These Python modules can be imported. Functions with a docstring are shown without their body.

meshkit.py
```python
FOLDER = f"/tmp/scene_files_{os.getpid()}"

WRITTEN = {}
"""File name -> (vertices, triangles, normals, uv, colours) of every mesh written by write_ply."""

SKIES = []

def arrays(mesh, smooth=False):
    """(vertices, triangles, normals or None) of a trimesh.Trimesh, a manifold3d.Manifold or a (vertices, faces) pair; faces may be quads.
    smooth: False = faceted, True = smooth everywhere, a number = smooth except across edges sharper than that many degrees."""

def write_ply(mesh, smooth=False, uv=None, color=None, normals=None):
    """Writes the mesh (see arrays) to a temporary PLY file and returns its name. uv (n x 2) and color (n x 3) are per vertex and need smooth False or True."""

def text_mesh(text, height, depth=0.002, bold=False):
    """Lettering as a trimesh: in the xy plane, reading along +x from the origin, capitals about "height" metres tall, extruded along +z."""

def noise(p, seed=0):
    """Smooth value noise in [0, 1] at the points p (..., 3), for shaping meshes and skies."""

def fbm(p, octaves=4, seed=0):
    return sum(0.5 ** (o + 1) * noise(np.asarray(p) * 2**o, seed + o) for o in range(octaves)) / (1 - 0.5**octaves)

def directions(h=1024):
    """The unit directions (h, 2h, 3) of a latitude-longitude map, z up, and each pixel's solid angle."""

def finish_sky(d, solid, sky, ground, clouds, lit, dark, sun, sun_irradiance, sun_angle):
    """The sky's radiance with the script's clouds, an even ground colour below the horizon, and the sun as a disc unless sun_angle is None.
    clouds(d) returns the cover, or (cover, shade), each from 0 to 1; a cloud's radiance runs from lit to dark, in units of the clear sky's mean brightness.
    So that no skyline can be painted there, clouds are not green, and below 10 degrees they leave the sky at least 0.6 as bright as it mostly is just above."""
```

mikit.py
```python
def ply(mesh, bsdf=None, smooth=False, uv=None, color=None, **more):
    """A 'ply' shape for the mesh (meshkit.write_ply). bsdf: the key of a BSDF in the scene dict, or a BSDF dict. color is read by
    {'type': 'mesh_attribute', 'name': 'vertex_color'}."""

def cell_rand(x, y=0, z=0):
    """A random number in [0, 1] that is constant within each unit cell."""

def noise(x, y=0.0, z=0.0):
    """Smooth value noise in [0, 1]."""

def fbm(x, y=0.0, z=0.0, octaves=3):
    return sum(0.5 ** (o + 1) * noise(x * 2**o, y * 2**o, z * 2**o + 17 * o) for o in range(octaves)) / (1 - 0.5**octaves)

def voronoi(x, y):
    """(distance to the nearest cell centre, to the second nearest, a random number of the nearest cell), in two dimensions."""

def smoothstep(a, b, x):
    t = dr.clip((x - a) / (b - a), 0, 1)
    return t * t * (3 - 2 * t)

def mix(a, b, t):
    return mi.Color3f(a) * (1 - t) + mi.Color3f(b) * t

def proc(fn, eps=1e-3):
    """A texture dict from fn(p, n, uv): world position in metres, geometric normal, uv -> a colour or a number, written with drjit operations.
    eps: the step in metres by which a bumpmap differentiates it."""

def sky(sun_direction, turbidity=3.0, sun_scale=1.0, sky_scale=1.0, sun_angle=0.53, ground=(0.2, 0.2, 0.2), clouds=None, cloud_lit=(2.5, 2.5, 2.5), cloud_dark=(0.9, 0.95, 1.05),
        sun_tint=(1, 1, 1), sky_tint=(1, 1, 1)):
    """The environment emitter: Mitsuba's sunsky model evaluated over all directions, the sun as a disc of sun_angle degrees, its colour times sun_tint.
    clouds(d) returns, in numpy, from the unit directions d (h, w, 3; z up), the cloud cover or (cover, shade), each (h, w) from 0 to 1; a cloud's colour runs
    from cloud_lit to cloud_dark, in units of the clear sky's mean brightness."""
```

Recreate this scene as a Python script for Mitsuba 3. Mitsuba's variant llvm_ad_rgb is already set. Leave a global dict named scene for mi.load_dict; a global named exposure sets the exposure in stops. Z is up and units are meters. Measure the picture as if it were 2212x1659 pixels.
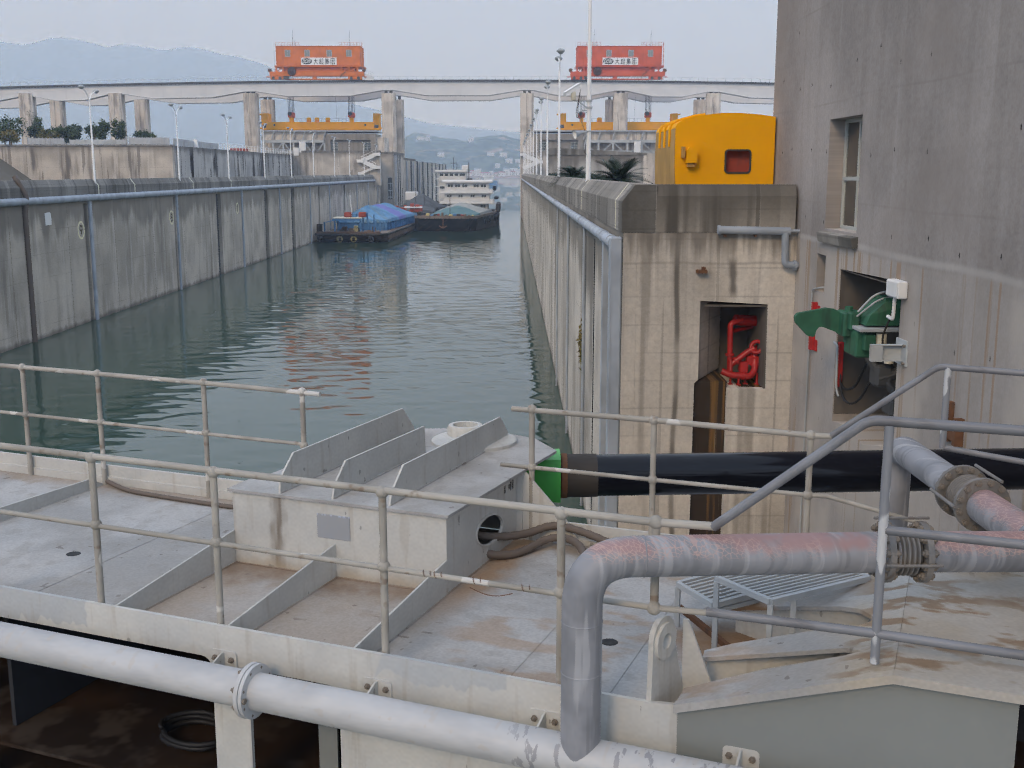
import math, numpy as np, trimesh, mitsuba as mi, drjit as dr, mikit, meshkit, manifold3d as m3
from mikit import noise, fbm, voronoi, cell_rand, smoothstep, mix, proc
from shapely.geometry import Polygon, LineString, Point
from shapely.ops import unary_union
T = mi.ScalarTransform4f
scene, labels = {}, {}

# ---------------------------------------------------------------- camera, sky, exposure
EYE = 11.0                                   # metres above the water of the chamber
PITCH = math.atan(457.5 / 2430.0)
scene['haze_air'] = {'type': 'homogeneous', 'albedo': {'type': 'rgb', 'value': [0.93, 0.955, 0.985]},
                     'sigma_t': {'type': 'rgb', 'value': [0.00028, 0.00034, 0.00044]}}
scene['camera'] = {'type': 'perspective', 'fov': math.degrees(2 * math.atan(1106.0 / 2430.0)), 'fov_axis': 'x',
                   'near_clip': 0.1, 'far_clip': 30000.0,
                   'to_world': T().look_at(origin=[0, 0, EYE], target=[0, math.cos(PITCH), EYE - math.sin(PITCH)], up=[0, 0, 1]),
                   'medium': {'type': 'ref', 'id': 'haze_air'}}
def cloud_cover(d):
    n = meshkit.fbm(d * np.array([2.2, 2.2, 5.0]), 4, 3)
    el = np.degrees(np.arcsin(np.clip(d[..., 2], -1, 1)))                    # thin overcast: paler towards the horizon, bluer above
    return np.clip(0.94 + 0.06 * n, 0, 1), np.clip((el - 2) / 40.0, 0, 1) ** .7 * 0.75 + np.clip((n - 0.4) * 1.2, 0, .3)
scene['sky'] = mikit.sky([-0.34, -0.79, 0.51], turbidity=4, sun_scale=0.23, sun_angle=16, sky_scale=1.0, clouds=cloud_cover,
                         cloud_lit=(2.62, 2.92, 3.45), cloud_dark=(1.98, 2.52, 3.50), sun_tint=(1.0, 0.93, 0.80))
exposure = 2.14

# ---------------------------------------------------------------- registry
def numbered(key, table):
    if key not in table: return key
    i = 1
    while f'{key}_{i:03d}' in table: i += 1
    return f'{key}_{i:03d}'
used = set()
def thing(name, label=None, cat=None, group=None, kind=None):
    key = numbered(name, used); used.add(key)
    d = {}
    if label: d['label'] = label
    if cat: d['category'] = cat
    if group: d['group'] = group
    if kind: d['kind'] = kind
    labels[key] = d
    return key
def put(mesh, bsdf, key, smooth=False, label=None, kind=None, **kw):
    """one entry for the thing `key` itself"""
    scene[key] = mikit.ply(mesh, 'mat_' + bsdf, smooth=smooth, **kw)
    return key
def part(parent, name, mesh, bsdf, smooth=False, label=None, kind=None, **kw):
    key = numbered(parent + '__' + name, used); used.add(key)
    if mesh is not None: scene[key] = mikit.ply(mesh, 'mat_' + bsdf, smooth=smooth, **kw)
    d = {}
    if label: d['label'] = label
    if kind: d['kind'] = kind
    if d: labels[key] = d
    return key
def partd(parent, name, shape, mat=None):
    """a further copy of a shape dict already written"""
    key = numbered(parent + '__' + name, used); used.add(key)
    scene[key] = dict(shape) if mat is None else {**shape, 'to_world': mat}
    return key
def single(name, mesh, bsdf, label, cat, group=None, smooth=False, kind=None):
    k = thing(name, label, cat, group, kind); return put(mesh, bsdf, k, smooth)

# ---------------------------------------------------------------- mesh helpers
cat_ = lambda ms: ms[0] if len(ms) == 1 else trimesh.util.concatenate(ms)
def box(x0, x1, y0, y1, z0, z1, c=0.0):
    lo, hi = np.minimum([x0, y0, z0], [x1, y1, z1]), np.maximum([x0, y0, z0], [x1, y1, z1])
    if c <= 0:
        b = trimesh.creation.box(extents=hi - lo); b.apply_translation((lo + hi) / 2); return b
    c = min(c, 0.45 * (hi - lo).min()); pts = []
    for sx in (0, 1):
        for sy in (0, 1):
            for sz in (0, 1):
                p = np.where([sx, sy, sz], hi, lo); s = np.where([sx, sy, sz], -1.0, 1.0)
                for k in range(3):
                    q = p + s * c; q[k] = p[k]; pts.append(q)
    return trimesh.convex.convex_hull(np.array(pts))
def frame_of(d):
    d = np.asarray(d, float); d = d / np.linalg.norm(d)
    a = np.array([0, 0, 1.0]) if abs(d[2]) < 0.9 else np.array([1.0, 0, 0])
    x = np.cross(a, d); x /= np.linalg.norm(x)
    return x, np.cross(d, x), d
def sweep(path, r, n=10, caps=True):
    """a round tube along a path; r a number or one per point"""
    P = np.asarray(path, float); m = len(P); R = np.broadcast_to(r, (m,)).astype(float)
    t = np.gradient(P, axis=0) if m > 2 else np.array([P[1] - P[0]] * 2)
    t /= np.linalg.norm(t, axis=1, keepdims=True)
    x, y, _ = frame_of(t[0]); rings = []
    ang = np.arange(n) * 2 * np.pi / n
    for i in range(m):
        x = x - t[i] * (x @ t[i]); x /= np.linalg.norm(x); y = np.cross(t[i], x)
        rings.append(P[i] + R[i] * (np.cos(ang)[:, None] * x + np.sin(ang)[:, None] * y))
    v = np.vstack(rings); f = []; k = np.arange(n); k1 = (k + 1) % n
    for i in range(m - 1):
        a, b = i * n, (i + 1) * n
        f += [np.stack([a + k, a + k1, b + k1], 1), np.stack([a + k, b + k1, b + k], 1)]
    if caps:
        v = np.vstack([v, P[:1], P[-1:]]); c0, c1 = m * n, m * n + 1; b = (m - 1) * n
        f += [np.stack([k1, k, k * 0 + c0], 1), np.stack([b + k, b + k1, k * 0 + c1], 1)]
    return trimesh.Trimesh(v, np.vstack(f), process=False)
def rod(a, b, r, n=10, r2=None): return sweep([a, b], r if r2 is None else [r, r2], n)
def fillet(pts, rad, k=7):
    pts = [np.asarray(p, float) for p in pts]; out = [pts[0]]
    for a, b, c in zip(pts, pts[1:], pts[2:]):
        u, w = a - b, c - b; lu, lw = np.linalg.norm(u), np.linalg.norm(w); q = min(rad, lu * .49, lw * .49)
        p0, p1 = b + u / lu * q, b + w / lw * q
        for s in np.linspace(0, 1, k): out.append((1 - s) ** 2 * p0 + 2 * s * (1 - s) * b + s * s * p1)
    out.append(pts[-1]); return np.array(out)
def beam(a, b, w, h=None, up=(0, 0, 1)):
    """a square bar from a to b"""
    a, b = np.asarray(a, float), np.asarray(b, float); h = h or w; d = b - a; L = np.linalg.norm(d); d /= L
    s = np.cross(d, up)
    if np.linalg.norm(s) < 1e-6: s = np.cross(d, [1, 0, 0])
    s /= np.linalg.norm(s); t = np.cross(s, d)
    m = np.eye(4); m[:3, 0], m[:3, 1], m[:3, 2], m[:3, 3] = s, d, t, (a + b) / 2
    return trimesh.creation.box(extents=[w, L, h], transform=m)
def prism(poly, o, ax, ay, th):
    """a 2-D polygon (list or shapely) laid at o along ax, ay and thickened by th along ax x ay"""
    g = poly if hasattr(poly, 'geom_type') else Polygon(poly)
    ms = [trimesh.creation.extrude_polygon(q, th, engine='earcut') for q in getattr(g, 'geoms', [g])]
    m = np.eye(4); ax, ay = np.asarray(ax, float), np.asarray(ay, float)
    m[:3, 0], m[:3, 1], m[:3, 2], m[:3, 3] = ax, ay, np.cross(ax, ay), o
    r = cat_(ms); r.apply_transform(m); return r
def lathe(prof, o, d, n=20):
    """profile (radius, along) turned about the axis d at o"""
    x, y, d = frame_of(d); o = np.asarray(o, float)
    return sweep_prof([(r, o + d * s) for r, s in prof], x, y, n)
def sweep_prof(rp, x, y, n):
    ang = np.arange(n) * 2 * np.pi / n; k = np.arange(n); k1 = (k + 1) % n
    v = np.vstack([p + max(r, 1e-5) * (np.cos(ang)[:, None] * x + np.sin(ang)[:, None] * y) for r, p in rp]); f = []
    for i in range(len(rp) - 1):
        a, b = i * n, (i + 1) * n
        f += [np.stack([a + k, a + k1, b + k1], 1), np.stack([a + k, b + k1, b + k], 1)]
    return trimesh.Trimesh(v, np.vstack(f), process=False)
def ball(c, r, n=1):
    b = trimesh.creation.icosphere(n, r); b.apply_translation(c); return b
def hullm(pts): return trimesh.convex.convex_hull(np.asarray(pts, float))
def grid(fn, us, vs, flip=False):
    """surface fn(u, v) -> xyz on a grid"""
    U, V = np.meshgrid(us, vs, indexing='ij'); P = np.stack(fn(U, V), -1).reshape(-1, 3)
    a, b = len(us), len(vs); i = (np.arange(a - 1)[:, None] * b + np.arange(b - 1)).ravel()
    f = np.vstack([np.stack([i, i + b, i + b + 1], 1), np.stack([i, i + b + 1, i + 1], 1)])
    return trimesh.Trimesh(P, f[:, ::-1] if flip else f, process=False)
def rot(m, deg, axis=(0, 0, 1), at=(0, 0, 0)):
    m = m.copy(); m.apply_transform(trimesh.transformations.rotation_matrix(math.radians(deg), axis, at)); return m

# ---------------------------------------------------------------- materials
def rgb(c): return {'type': 'rgb', 'value': list(c)}
def mat(name, col, rough=0.6, spec=0.4, metal=0.0, coat=0.0, bump=None, two=True):
    c = proc(col) if callable(col) else rgb(col)
    b = {'type': 'principled', 'base_color': c, 'roughness': rough, 'specular': spec, 'metallic': metal}
    if coat: b['clearcoat'] = coat; b['clearcoat_gloss'] = 0.9
    if bump: b = {'type': 'bumpmap', 'scale': bump[1], 'arbitrary': proc(bump[0], 0.01), 'bsdf': b}
    scene['mat_' + name] = {'type': 'twosided', 'bsdf': b} if two else b
C3 = mi.Color3f
A22 = math.radians(22.0); CE, SE = math.cos(A22), math.sin(A22)
def concrete(base, dark, light, h, z_dark=None, joints=8.0, pour=2.0, fine=3.0, holes=0.0, streaks=1.0, pale=0.45):
    """board-marked concrete with run-off streaks; h(p) the coordinate along the wall, z_dark = (top, drop) of the stained crest"""
    def fn(p, n, uv):
        s, z = h(p), p.z
        big = fbm(s * 0.35, z * 0.35, 3.0, 4)
        c = mix(base, [b * 0.70 for b in base], smoothstep(0.3, 0.75, big))
        st = fbm(s * fine, z * 0.10, 7.0, 4)
        c = mix(c, light, smoothstep(0.56, 0.75, st) * pale)
        st2 = fbm(s * fine * 0.7 + 31.0, z * 0.16, 2.0, 4)
        c = mix(c, dark, smoothstep(0.52, 0.80, st2) * (0.75 * streaks))
        cl = cell_rand(s * fine * 1.3, 5.0); thin = smoothstep(0.82, 0.9, cl) * smoothstep(0.45, 0.6, noise(s * fine * 1.3, z * 0.3, 9.0))
        c = mix(c, dark, thin * (0.55 * streaks))
        g = noise(s * 40, z * 40, 1.0) * 0.5 + noise(s * 14, z * 14, 4.0) * 0.5
        c = c * (0.88 + 0.24 * g)
        if pour:
            zz = (z + 0.05 * noise(s * 0.6, 2.0)) / pour; d = dr.abs(zz - dr.floor(zz) - 0.5) * pour
            c = mix(c, dark, (1 - smoothstep(0.006, 0.03, d)) * 0.40 * noise(s * 0.8, dr.floor(zz)))
            c = c * (0.975 + 0.05 * cell_rand(dr.floor(zz), dr.floor(s / joints + 0.3) if joints else 0))
        if joints:
            ss = s / joints; d = dr.abs(ss - dr.floor(ss) - 0.5) * joints
            c = mix(c, dark, (1 - smoothstep(0.015, 0.05, d)) * 0.8)
        if holes:
            hx, hz = s / holes, z / holes; jx, jz = cell_rand(hx, hz, 1), cell_rand(hx, hz, 2)
            dx = (hx - dr.floor(hx) - 0.3 - 0.4 * jx) * holes; dz = (hz - dr.floor(hz) - 0.3 - 0.4 * jz) * holes
            c = mix(c, [0.03, 0.028, 0.025], (1 - smoothstep(0.012, 0.03, dr.sqrt(dx * dx + dz * dz * 0.3))) * smoothstep(0.3, 0.4, cell_rand(hx, hz, 3)))
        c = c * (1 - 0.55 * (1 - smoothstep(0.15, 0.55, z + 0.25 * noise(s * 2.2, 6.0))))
        if z_dark:
            e = z_dark[0] - z_dark[1] * (0.35 + 1.1 * fbm(s * 0.9, 1.0, 5.0, 4))
            c = mix(c, dark, smoothstep(e - 0.5, e + 0.6, z) * 0.72)
        return c
    return fn
hy, hx = (lambda p: p.y), (lambda p: p.x)
hxy = lambda p: p.x * 0.83 + p.y * 0.71
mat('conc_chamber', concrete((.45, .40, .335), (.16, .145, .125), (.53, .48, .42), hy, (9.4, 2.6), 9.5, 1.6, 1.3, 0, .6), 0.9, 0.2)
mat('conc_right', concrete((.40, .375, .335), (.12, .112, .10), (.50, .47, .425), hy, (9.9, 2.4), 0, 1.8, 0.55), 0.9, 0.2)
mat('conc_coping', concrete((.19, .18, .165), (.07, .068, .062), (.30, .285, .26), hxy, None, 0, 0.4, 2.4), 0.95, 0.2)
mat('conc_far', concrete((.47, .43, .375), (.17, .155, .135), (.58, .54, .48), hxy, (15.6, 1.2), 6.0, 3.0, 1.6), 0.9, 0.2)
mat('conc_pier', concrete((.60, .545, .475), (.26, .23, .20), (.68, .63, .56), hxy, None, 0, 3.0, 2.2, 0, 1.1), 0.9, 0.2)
mat('conc_front_lit', concrete((.46, .41, .345), (.13, .115, .10), (.53, .485, .42), hx, (14.7, .5), 11.0, 2.6, 1.7, 0, 1.25), 0.9, 0.2)  # warm sunlit tone put into the front wall's base colour
def end_face(p, n, uv):
    c = concrete_end(p, n, uv)
    s, z = p.x, p.z
    c = mix(c, [.10, .09, .078], (1 - smoothstep(0.02, 0.09, dr.abs(s - 3.62 - 0.10 * (noise(z * 0.8, 3.0) - .5)))) * (0.35 + 0.6 * noise(z * 1.7, 2.0)))
    d = dr.abs(s - 4.80 + 0.05 * (z - 8.6)) + 0.05 * noise(z * 6, 1.0)
    c = mix(c, [.09, .082, .075], (1 - smoothstep(0.05, 0.16, d)) * smoothstep(8.25, 8.5, z) * (1 - smoothstep(9.0, 9.25, z)) * 0.8)
    c = mix(c, [.12, .105, .09], smoothstep(9.1, 9.75, z + 0.9 * (fbm(s * 9, z * .4, 4.0) - .5)) * 0.7)
    c = mix(c, [.16, .14, .12], (1 - smoothstep(0.0, 0.05, dr.abs(z - 9.05 - .03 * noise(s * 3, 1.0)))) * 0.35)
    return c
concrete_end = concrete((.53, .485, .425), (.20, .18, .155), (.61, .57, .51), hx, None, 0, 0.62, 6.5, 0, .8)
bld_base = concrete((.325, .295, .275), (.20, .18, .165), (.37, .34, .32), hy, None, 0, 1.9, 3.2, 1.35, 0.35, 0.3)
def bld_col(p, n, uv):
    c = bld_base(p, n, uv); y, z = p.y, p.z
    low = 1 - smoothstep(9.60, 9.68, z + .06 * noise(y * .8, 2.0))
    c = mix(c, [.42, .38, .335], low * (0.25 + 0.5 * smoothstep(.35, .65, fbm(y * .7, z * .7, 2.0))))
    c = mix(c, [.48, .455, .42], (1 - smoothstep(0.01, 0.09, dr.abs(z - 9.66 - .05 * noise(y * .9, 4.0)))) * 0.45)
    c = mix(c, [.28, .19, .12], low * smoothstep(.60, .78, fbm(y * 7.0, z * .22, 6.0, 4)) * 0.7)
    return mix(c, [.24, .21, .19], smoothstep(.50, .75, fbm(y * .30, z * .55, 9.0, 4)) * (1 - low) * 0.6)
mat('conc_end', end_face, 0.9, 0.2)
mat('conc_building', bld_col, 0.9, 0.2)
def gate_uv(p): return (p.x - .30) * CE - (p.y - 6.68) * SE, (p.x - .30) * SE + (p.y - 6.68) * CE
def deck_col(p, n, uv):
    u, v = gate_uv(p); z = p.z
    w = fbm(u * 1.4, v * 1.4, 1.0, 4); f = fbm(u * 7, v * 7, 5.0, 4)
    c = mix([.385, .38, .37], [.29, .285, .275], smoothstep(0.3, 0.7, w))
    c = mix(c, [.25, .235, .21], smoothstep(0.52, 0.75, f) * 0.35)
    bay = (1 - smoothstep(7.95, 8.0, z)) * smoothstep(-3.54, -3.52, u) * (1 - smoothstep(-1.50, -1.48, u)) * (1 - smoothstep(1.49, 1.5, v))
    c = mix(c, [.34, .295, .25], bay * (0.45 + 0.5 * smoothstep(0.35, 0.65, w)))
    c = mix(c, [.20, .13, .08], bay * smoothstep(0.75, 1.5, v + 0.7 * (f - .5)) * 0.7)
    edge = (1 - smoothstep(7.95, 8.0, z)) * smoothstep(2.65, 3.0, v + 0.3 * (f - .5))
    c = mix(c, [.27, .20, .14], edge * 0.6)
    r1 = (1 - smoothstep(8.2, 8.25, z) * smoothstep(1.4, 1.5, v)) * smoothstep(0.56, 0.72, fbm(u * 2.2 + 3, v * 5.0, 8.0, 4)) * smoothstep(-1.4, -0.9, u) * (1 - smoothstep(0.9, 1.4, u))
    c = mix(c, [.30, .19, .105], r1 * 0.5)
    near_box = (1 - smoothstep(7.75, 7.8, z)) * (1 - smoothstep(0.0, 0.30, dr.abs(u + 1.38) + 0.25 * (f - .5))) * smoothstep(0.6, 1.9, v)
    c = mix(c, [.30, .18, .09], near_box * 0.75)
    d = dr.sqrt(dr.square(u - .80) + dr.square((v - 1.35) * 1.2)); c = mix(c, [.23, .125, .055], (1 - smoothstep(0.2, 0.55, d + 0.5 * (w - .5))) * (1 - smoothstep(7.9, 8.0, z)) * 0.85)
    plat = smoothstep(1.4, 1.9, u) * smoothstep(8.0, 8.2, z)
    c = mix(c, [.40, .35, .275], plat * (0.4 + 0.5 * smoothstep(0.4, 0.65, w)))
    c = mix(c, [.22, .145, .085], plat * smoothstep(0.48, 0.66, fbm(u * 4.6, v * 8.0, 2.0, 4)) * smoothstep(.40, .60, fbm(u * 1.5 + 2, v * 1.7, 6.0, 3)) * 0.85)
    c = mix(c, [.10, .08, .07], smoothstep(0.90, 0.94, noise(u * 15, v * 15, 4.0)) * smoothstep(.45, .6, w) * 0.5)
    return c * (0.92 + 0.16 * noise(u * 60, v * 60, z * 60))
mat('deck', deck_col, 0.75, 0.3, bump=(lambda p, n, uv: fbm(p.x * 9, p.y * 9, p.z * 9, 3), 0.004))
def paint_col(p, n, uv):
    u, v = gate_uv(p); z = p.z
    w = fbm(u * 2.0, v * 2.0 + 5, z * 2.0, 4); jag = 0.12 * (noise(u * 9, 3.0) - .5) + 0.05 * (noise(u * 31, 5.0) - .5)
    c = mix([.49, .485, .455], [.435, .432, .41], smoothstep(0.35, 0.7, w))
    face = (1 - smoothstep(0.02, 0.06, dr.abs(v)))
    g1 = face * (1 - smoothstep(-3.80, -3.78, u + 0.03 * noise(z * 20, 1.0))) * smoothstep(-0.01, 0.01, z - 7.56 - jag)
    g2 = face * smoothstep(-1.27, -1.25, u + 0.35 * (7.8 - z)) * (1 - smoothstep(-0.36, -0.34, u)) * smoothstep(-0.01, 0.01, z - 7.665 - jag * 0.8)
    g3 = face * smoothstep(0.48, 0.66, fbm(u * 1.9, z * 3.0, 8.0, 3)) * 0.35
    c = mix(c, [.38, .395, .40], dr.clip(g1 + g2 + g3, 0, 1) * smoothstep(7.4, 7.45, z))
    st = fbm((u + v) * 16, z * 1.6, 3.0, 4)
    c = mix(c, [.33, .29, .235], smoothstep(0.58, 0.80, st) * 0.32)
    cab = smoothstep(1.44, 1.46, v) * (1 - smoothstep(1.489, 1.495, v))
    run = cab * (1 - smoothstep(0.02, 0.10, dr.abs(u + 3.08 + 0.05 * (noise(z * 9, 1.0) - .5)))) * (1 - smoothstep(8.30, 8.32, z))
    c = mix(c, [.16, .13, .10], run * (0.35 + 0.6 * noise(u * 40, z * 4, 1.0)))
    low = cab * (1 - smoothstep(7.68, 7.80, z + 0.06 * noise(u * 12, 2.0)))
    c = mix(c, [.36, .29, .20], low * 0.6)
    c = mix(c, [.10, .095, .085], smoothstep(0.90, 0.93, noise(u * 22, v * 22, z * 9)) * 0.5)
    dr_ = face * smoothstep(.86, .90, noise(u * 55, 2.0)) * smoothstep(.1, .2, u) * (1 - smoothstep(.74, .76, u)) * smoothstep(7.58, 7.64, z - .14 * noise(u * 55, 8.0)) * (1 - smoothstep(7.76, 7.77, z))
    c = mix(c, [.07, .07, .075], dr_ * 0.9)
    return c * (0.95 + 0.1 * noise(u * 50, v * 50, z * 50))
mat('paint', paint_col, 0.55, 0.4)
def rail_col(p, n, uv):
    w = fbm(p.x * 3, p.y * 3, p.z * 3, 4)
    c = mix([.36, .34, .30], [.25, .235, .205], smoothstep(.3, .7, w))
    c = mix(c, [.50, .485, .45], smoothstep(.80, .82, noise(p.x * 4.3, p.y * 4.3, p.z * 4.3)))
    return mix(c, [.16, .10, .06], smoothstep(.62, .78, fbm(p.x * 13, p.y * 13, p.z * 13, 3)) * 0.6)
mat('rail', rail_col, 0.6, 0.4)
def gpipe_col(p, n, uv):
    w = fbm(p.x * 4, p.y * 4, p.z * 4, 4)
    c = mix([.255, .262, .285], [.19, .197, .215], smoothstep(.3, .7, w))
    st = fbm((p.x + p.y * .4) * 22, p.z * 2.2, 2.0, 3)
    c = mix(c, [.42, .43, .45], smoothstep(.55, .75, st) * 0.45); c = mix(c, [.15, .155, .165], smoothstep(.52, .75, fbm((p.x + p.y) * 17 + 9, p.z * 1.3, 4.0, 3)) * 0.5)
    return c
mat('grey_pipe', gpipe_col, 0.5, 0.45)
def crackle_col(p, n, uv):
    """grey paint crazing on the weathered top of the pipe: the pink primer shows in the cracks"""
    c = gpipe_col(p, n, uv)
    s = p.x * 34 + p.y * 24 + 1.6 * noise(p.x * 9, p.y * 9, p.z * 9); a = dr.atan2(p.z - 8.80, p.y - 6.45) * 3.2
    a2 = p.z * 46
    f1, f2, wh = voronoi(s, a2 + 0.7 * noise(p.x * 14, p.z * 14, 2.0))
    up = smoothstep(8.77, 8.82, p.z + 0.04 * (fbm(p.x * 6, p.y * 6, 4.0, 3) - .5))
    crack = (1 - smoothstep(0.06, 0.20, f2 - f1)) * up * smoothstep(.42, .55, fbm(p.x * 2.5, p.y * 2.5, 1.0, 3) + .12 * noise(p.x * 12, p.z * 20))
    c = mix(c, [.30, .185, .18], smoothstep(8.815, 8.87, p.z + .03 * noise(p.x * 20, p.y * 20)) * 0.85 * smoothstep(.38, .58, fbm(p.x * 4.5, p.y * 4.5, 2.0, 4)))
    return mix(c, [.42, .28, .25], crack * 0.7)
mat('crackle_pipe', crackle_col, 0.5, 0.45)
def wpipe_col(p, n, uv):
    u, v = gate_uv(p); w = fbm(u * 3, v * 3, p.z * 6, 4)
    c = mix([.45, .452, .452], [.385, .388, .39], smoothstep(.35, .7, w))
    sc = smoothstep(.60, .64, fbm(u * 30, p.z * 9, v * 9, 4)) * smoothstep(-0.35, 0.0, u)
    c = mix(c, [.22, .22, .235], sc * 0.8)
    return mix(c, [.42, .37, .31], smoothstep(.70, .8, fbm(u * 14 + 4, p.z * 16, 1.0, 3)) * 0.35)
mat('white_pipe', wpipe_col, 0.45, 0.45)
def shaded_rust_floor(p, n, uv):  # rust browns darkened to hold the shade inside the gate
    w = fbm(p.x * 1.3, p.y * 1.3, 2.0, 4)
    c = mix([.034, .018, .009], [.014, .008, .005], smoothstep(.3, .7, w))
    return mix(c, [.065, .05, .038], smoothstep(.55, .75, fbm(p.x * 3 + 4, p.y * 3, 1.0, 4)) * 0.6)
mat('shaded_rust_floor', shaded_rust_floor, 0.8, 0.2)
def wet_brown(p, n, uv):
    st = fbm(p.x * 14, p.z * 0.35, 2.0, 4)
    c = mix([.035, .022, .012], [.16, .085, .025], smoothstep(.5, .8, st))
    return mix(c, [.30, .25, .17], smoothstep(.72, .82, fbm(p.x * 22 + 3, p.z * 0.5, 5.0, 3)) * 0.4)
mat('wet_brown', wet_brown, 0.35, 0.5)
def weather(base, amt=0.35, k=1.0, dark=(.06, .05, .045)):
    def fn(p, n, uv):
        w = fbm(p.x * 0.9 * k, p.y * 0.9 * k, p.z * 0.9 * k, 4); s = fbm((p.x + p.y) * 3.5 * k, p.z * 0.5 * k, 3.0, 3)
        c = mix(base, [b * (1 - amt * .6) for b in base], smoothstep(.3, .7, w))
        return mix(c, dark, smoothstep(.55, .85, s) * amt)
    return fn
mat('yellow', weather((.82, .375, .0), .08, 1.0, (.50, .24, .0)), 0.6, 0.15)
mat('yellow_shaded_dirty', weather((.44, .26, .075), .30, 2.0, (.16, .11, .06)), 0.6, 0.3)  # brownish base paints in the side's shade along with dirt
mat('orange', weather((.60, .155, .025), .22, .5, (.30, .07, .02)), 0.55, 0.4)
mat('red_orange', weather((.56, .095, .035), .22, .5, (.28, .045, .02)), 0.55, 0.4)
mat('girder', weather((.62, .625, .63), .12, .25, (.30, .30, .31)), 0.55, 0.4)
mat('girder_edge', (.055, .058, .062), 0.6)
mat('steel', weather((.40, .42, .425), .3, .6), 0.55, 0.4)
mat('steel_dark', (.06, .063, .066), 0.55)
mat('duct', weather((.34, .38, .43), .35, 1.6, (.15, .16, .17)), 0.5, 0.4)
mat('red', weather((.42, .022, .02), .35, 3.0, (.14, .03, .025)), 0.42, 0.5)
mat('green', weather((.030, .125, .070), .5, 3.0, (.02, .03, .025)), 0.5, 0.45)
mat('bright_green', weather((.07, .40, .07), .25, 4.0, (.03, .16, .04)), 0.42, 0.5)
mat('black_rod', (.0035, .004, .008), 0.08, 0.3)
mat('black', (.012, .012, .013), 0.6)
mat('rubber', (.045, .04, .036), 0.7, 0.3)
mat('hose', (.13, .105, .088), 0.7, 0.3)
mat('rusty', weather((.16, .08, .045), .5, 5.0), 0.8, 0.2)
mat('bolt', (.17, .145, .12), 0.55, 0.4)
mat('flange', weather((.20, .19, .18), .5, 6.0, (.09, .055, .035)), 0.6, 0.4)
mat('white', weather((.68, .68, .665), .16, .7, (.40, .38, .35)), 0.5, 0.4)
mat('lamp_white', (.74, .745, .74), 0.45, 0.4)
mat('lamp_head', (.28, .30, .31), 0.4, 0.5)
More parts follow.
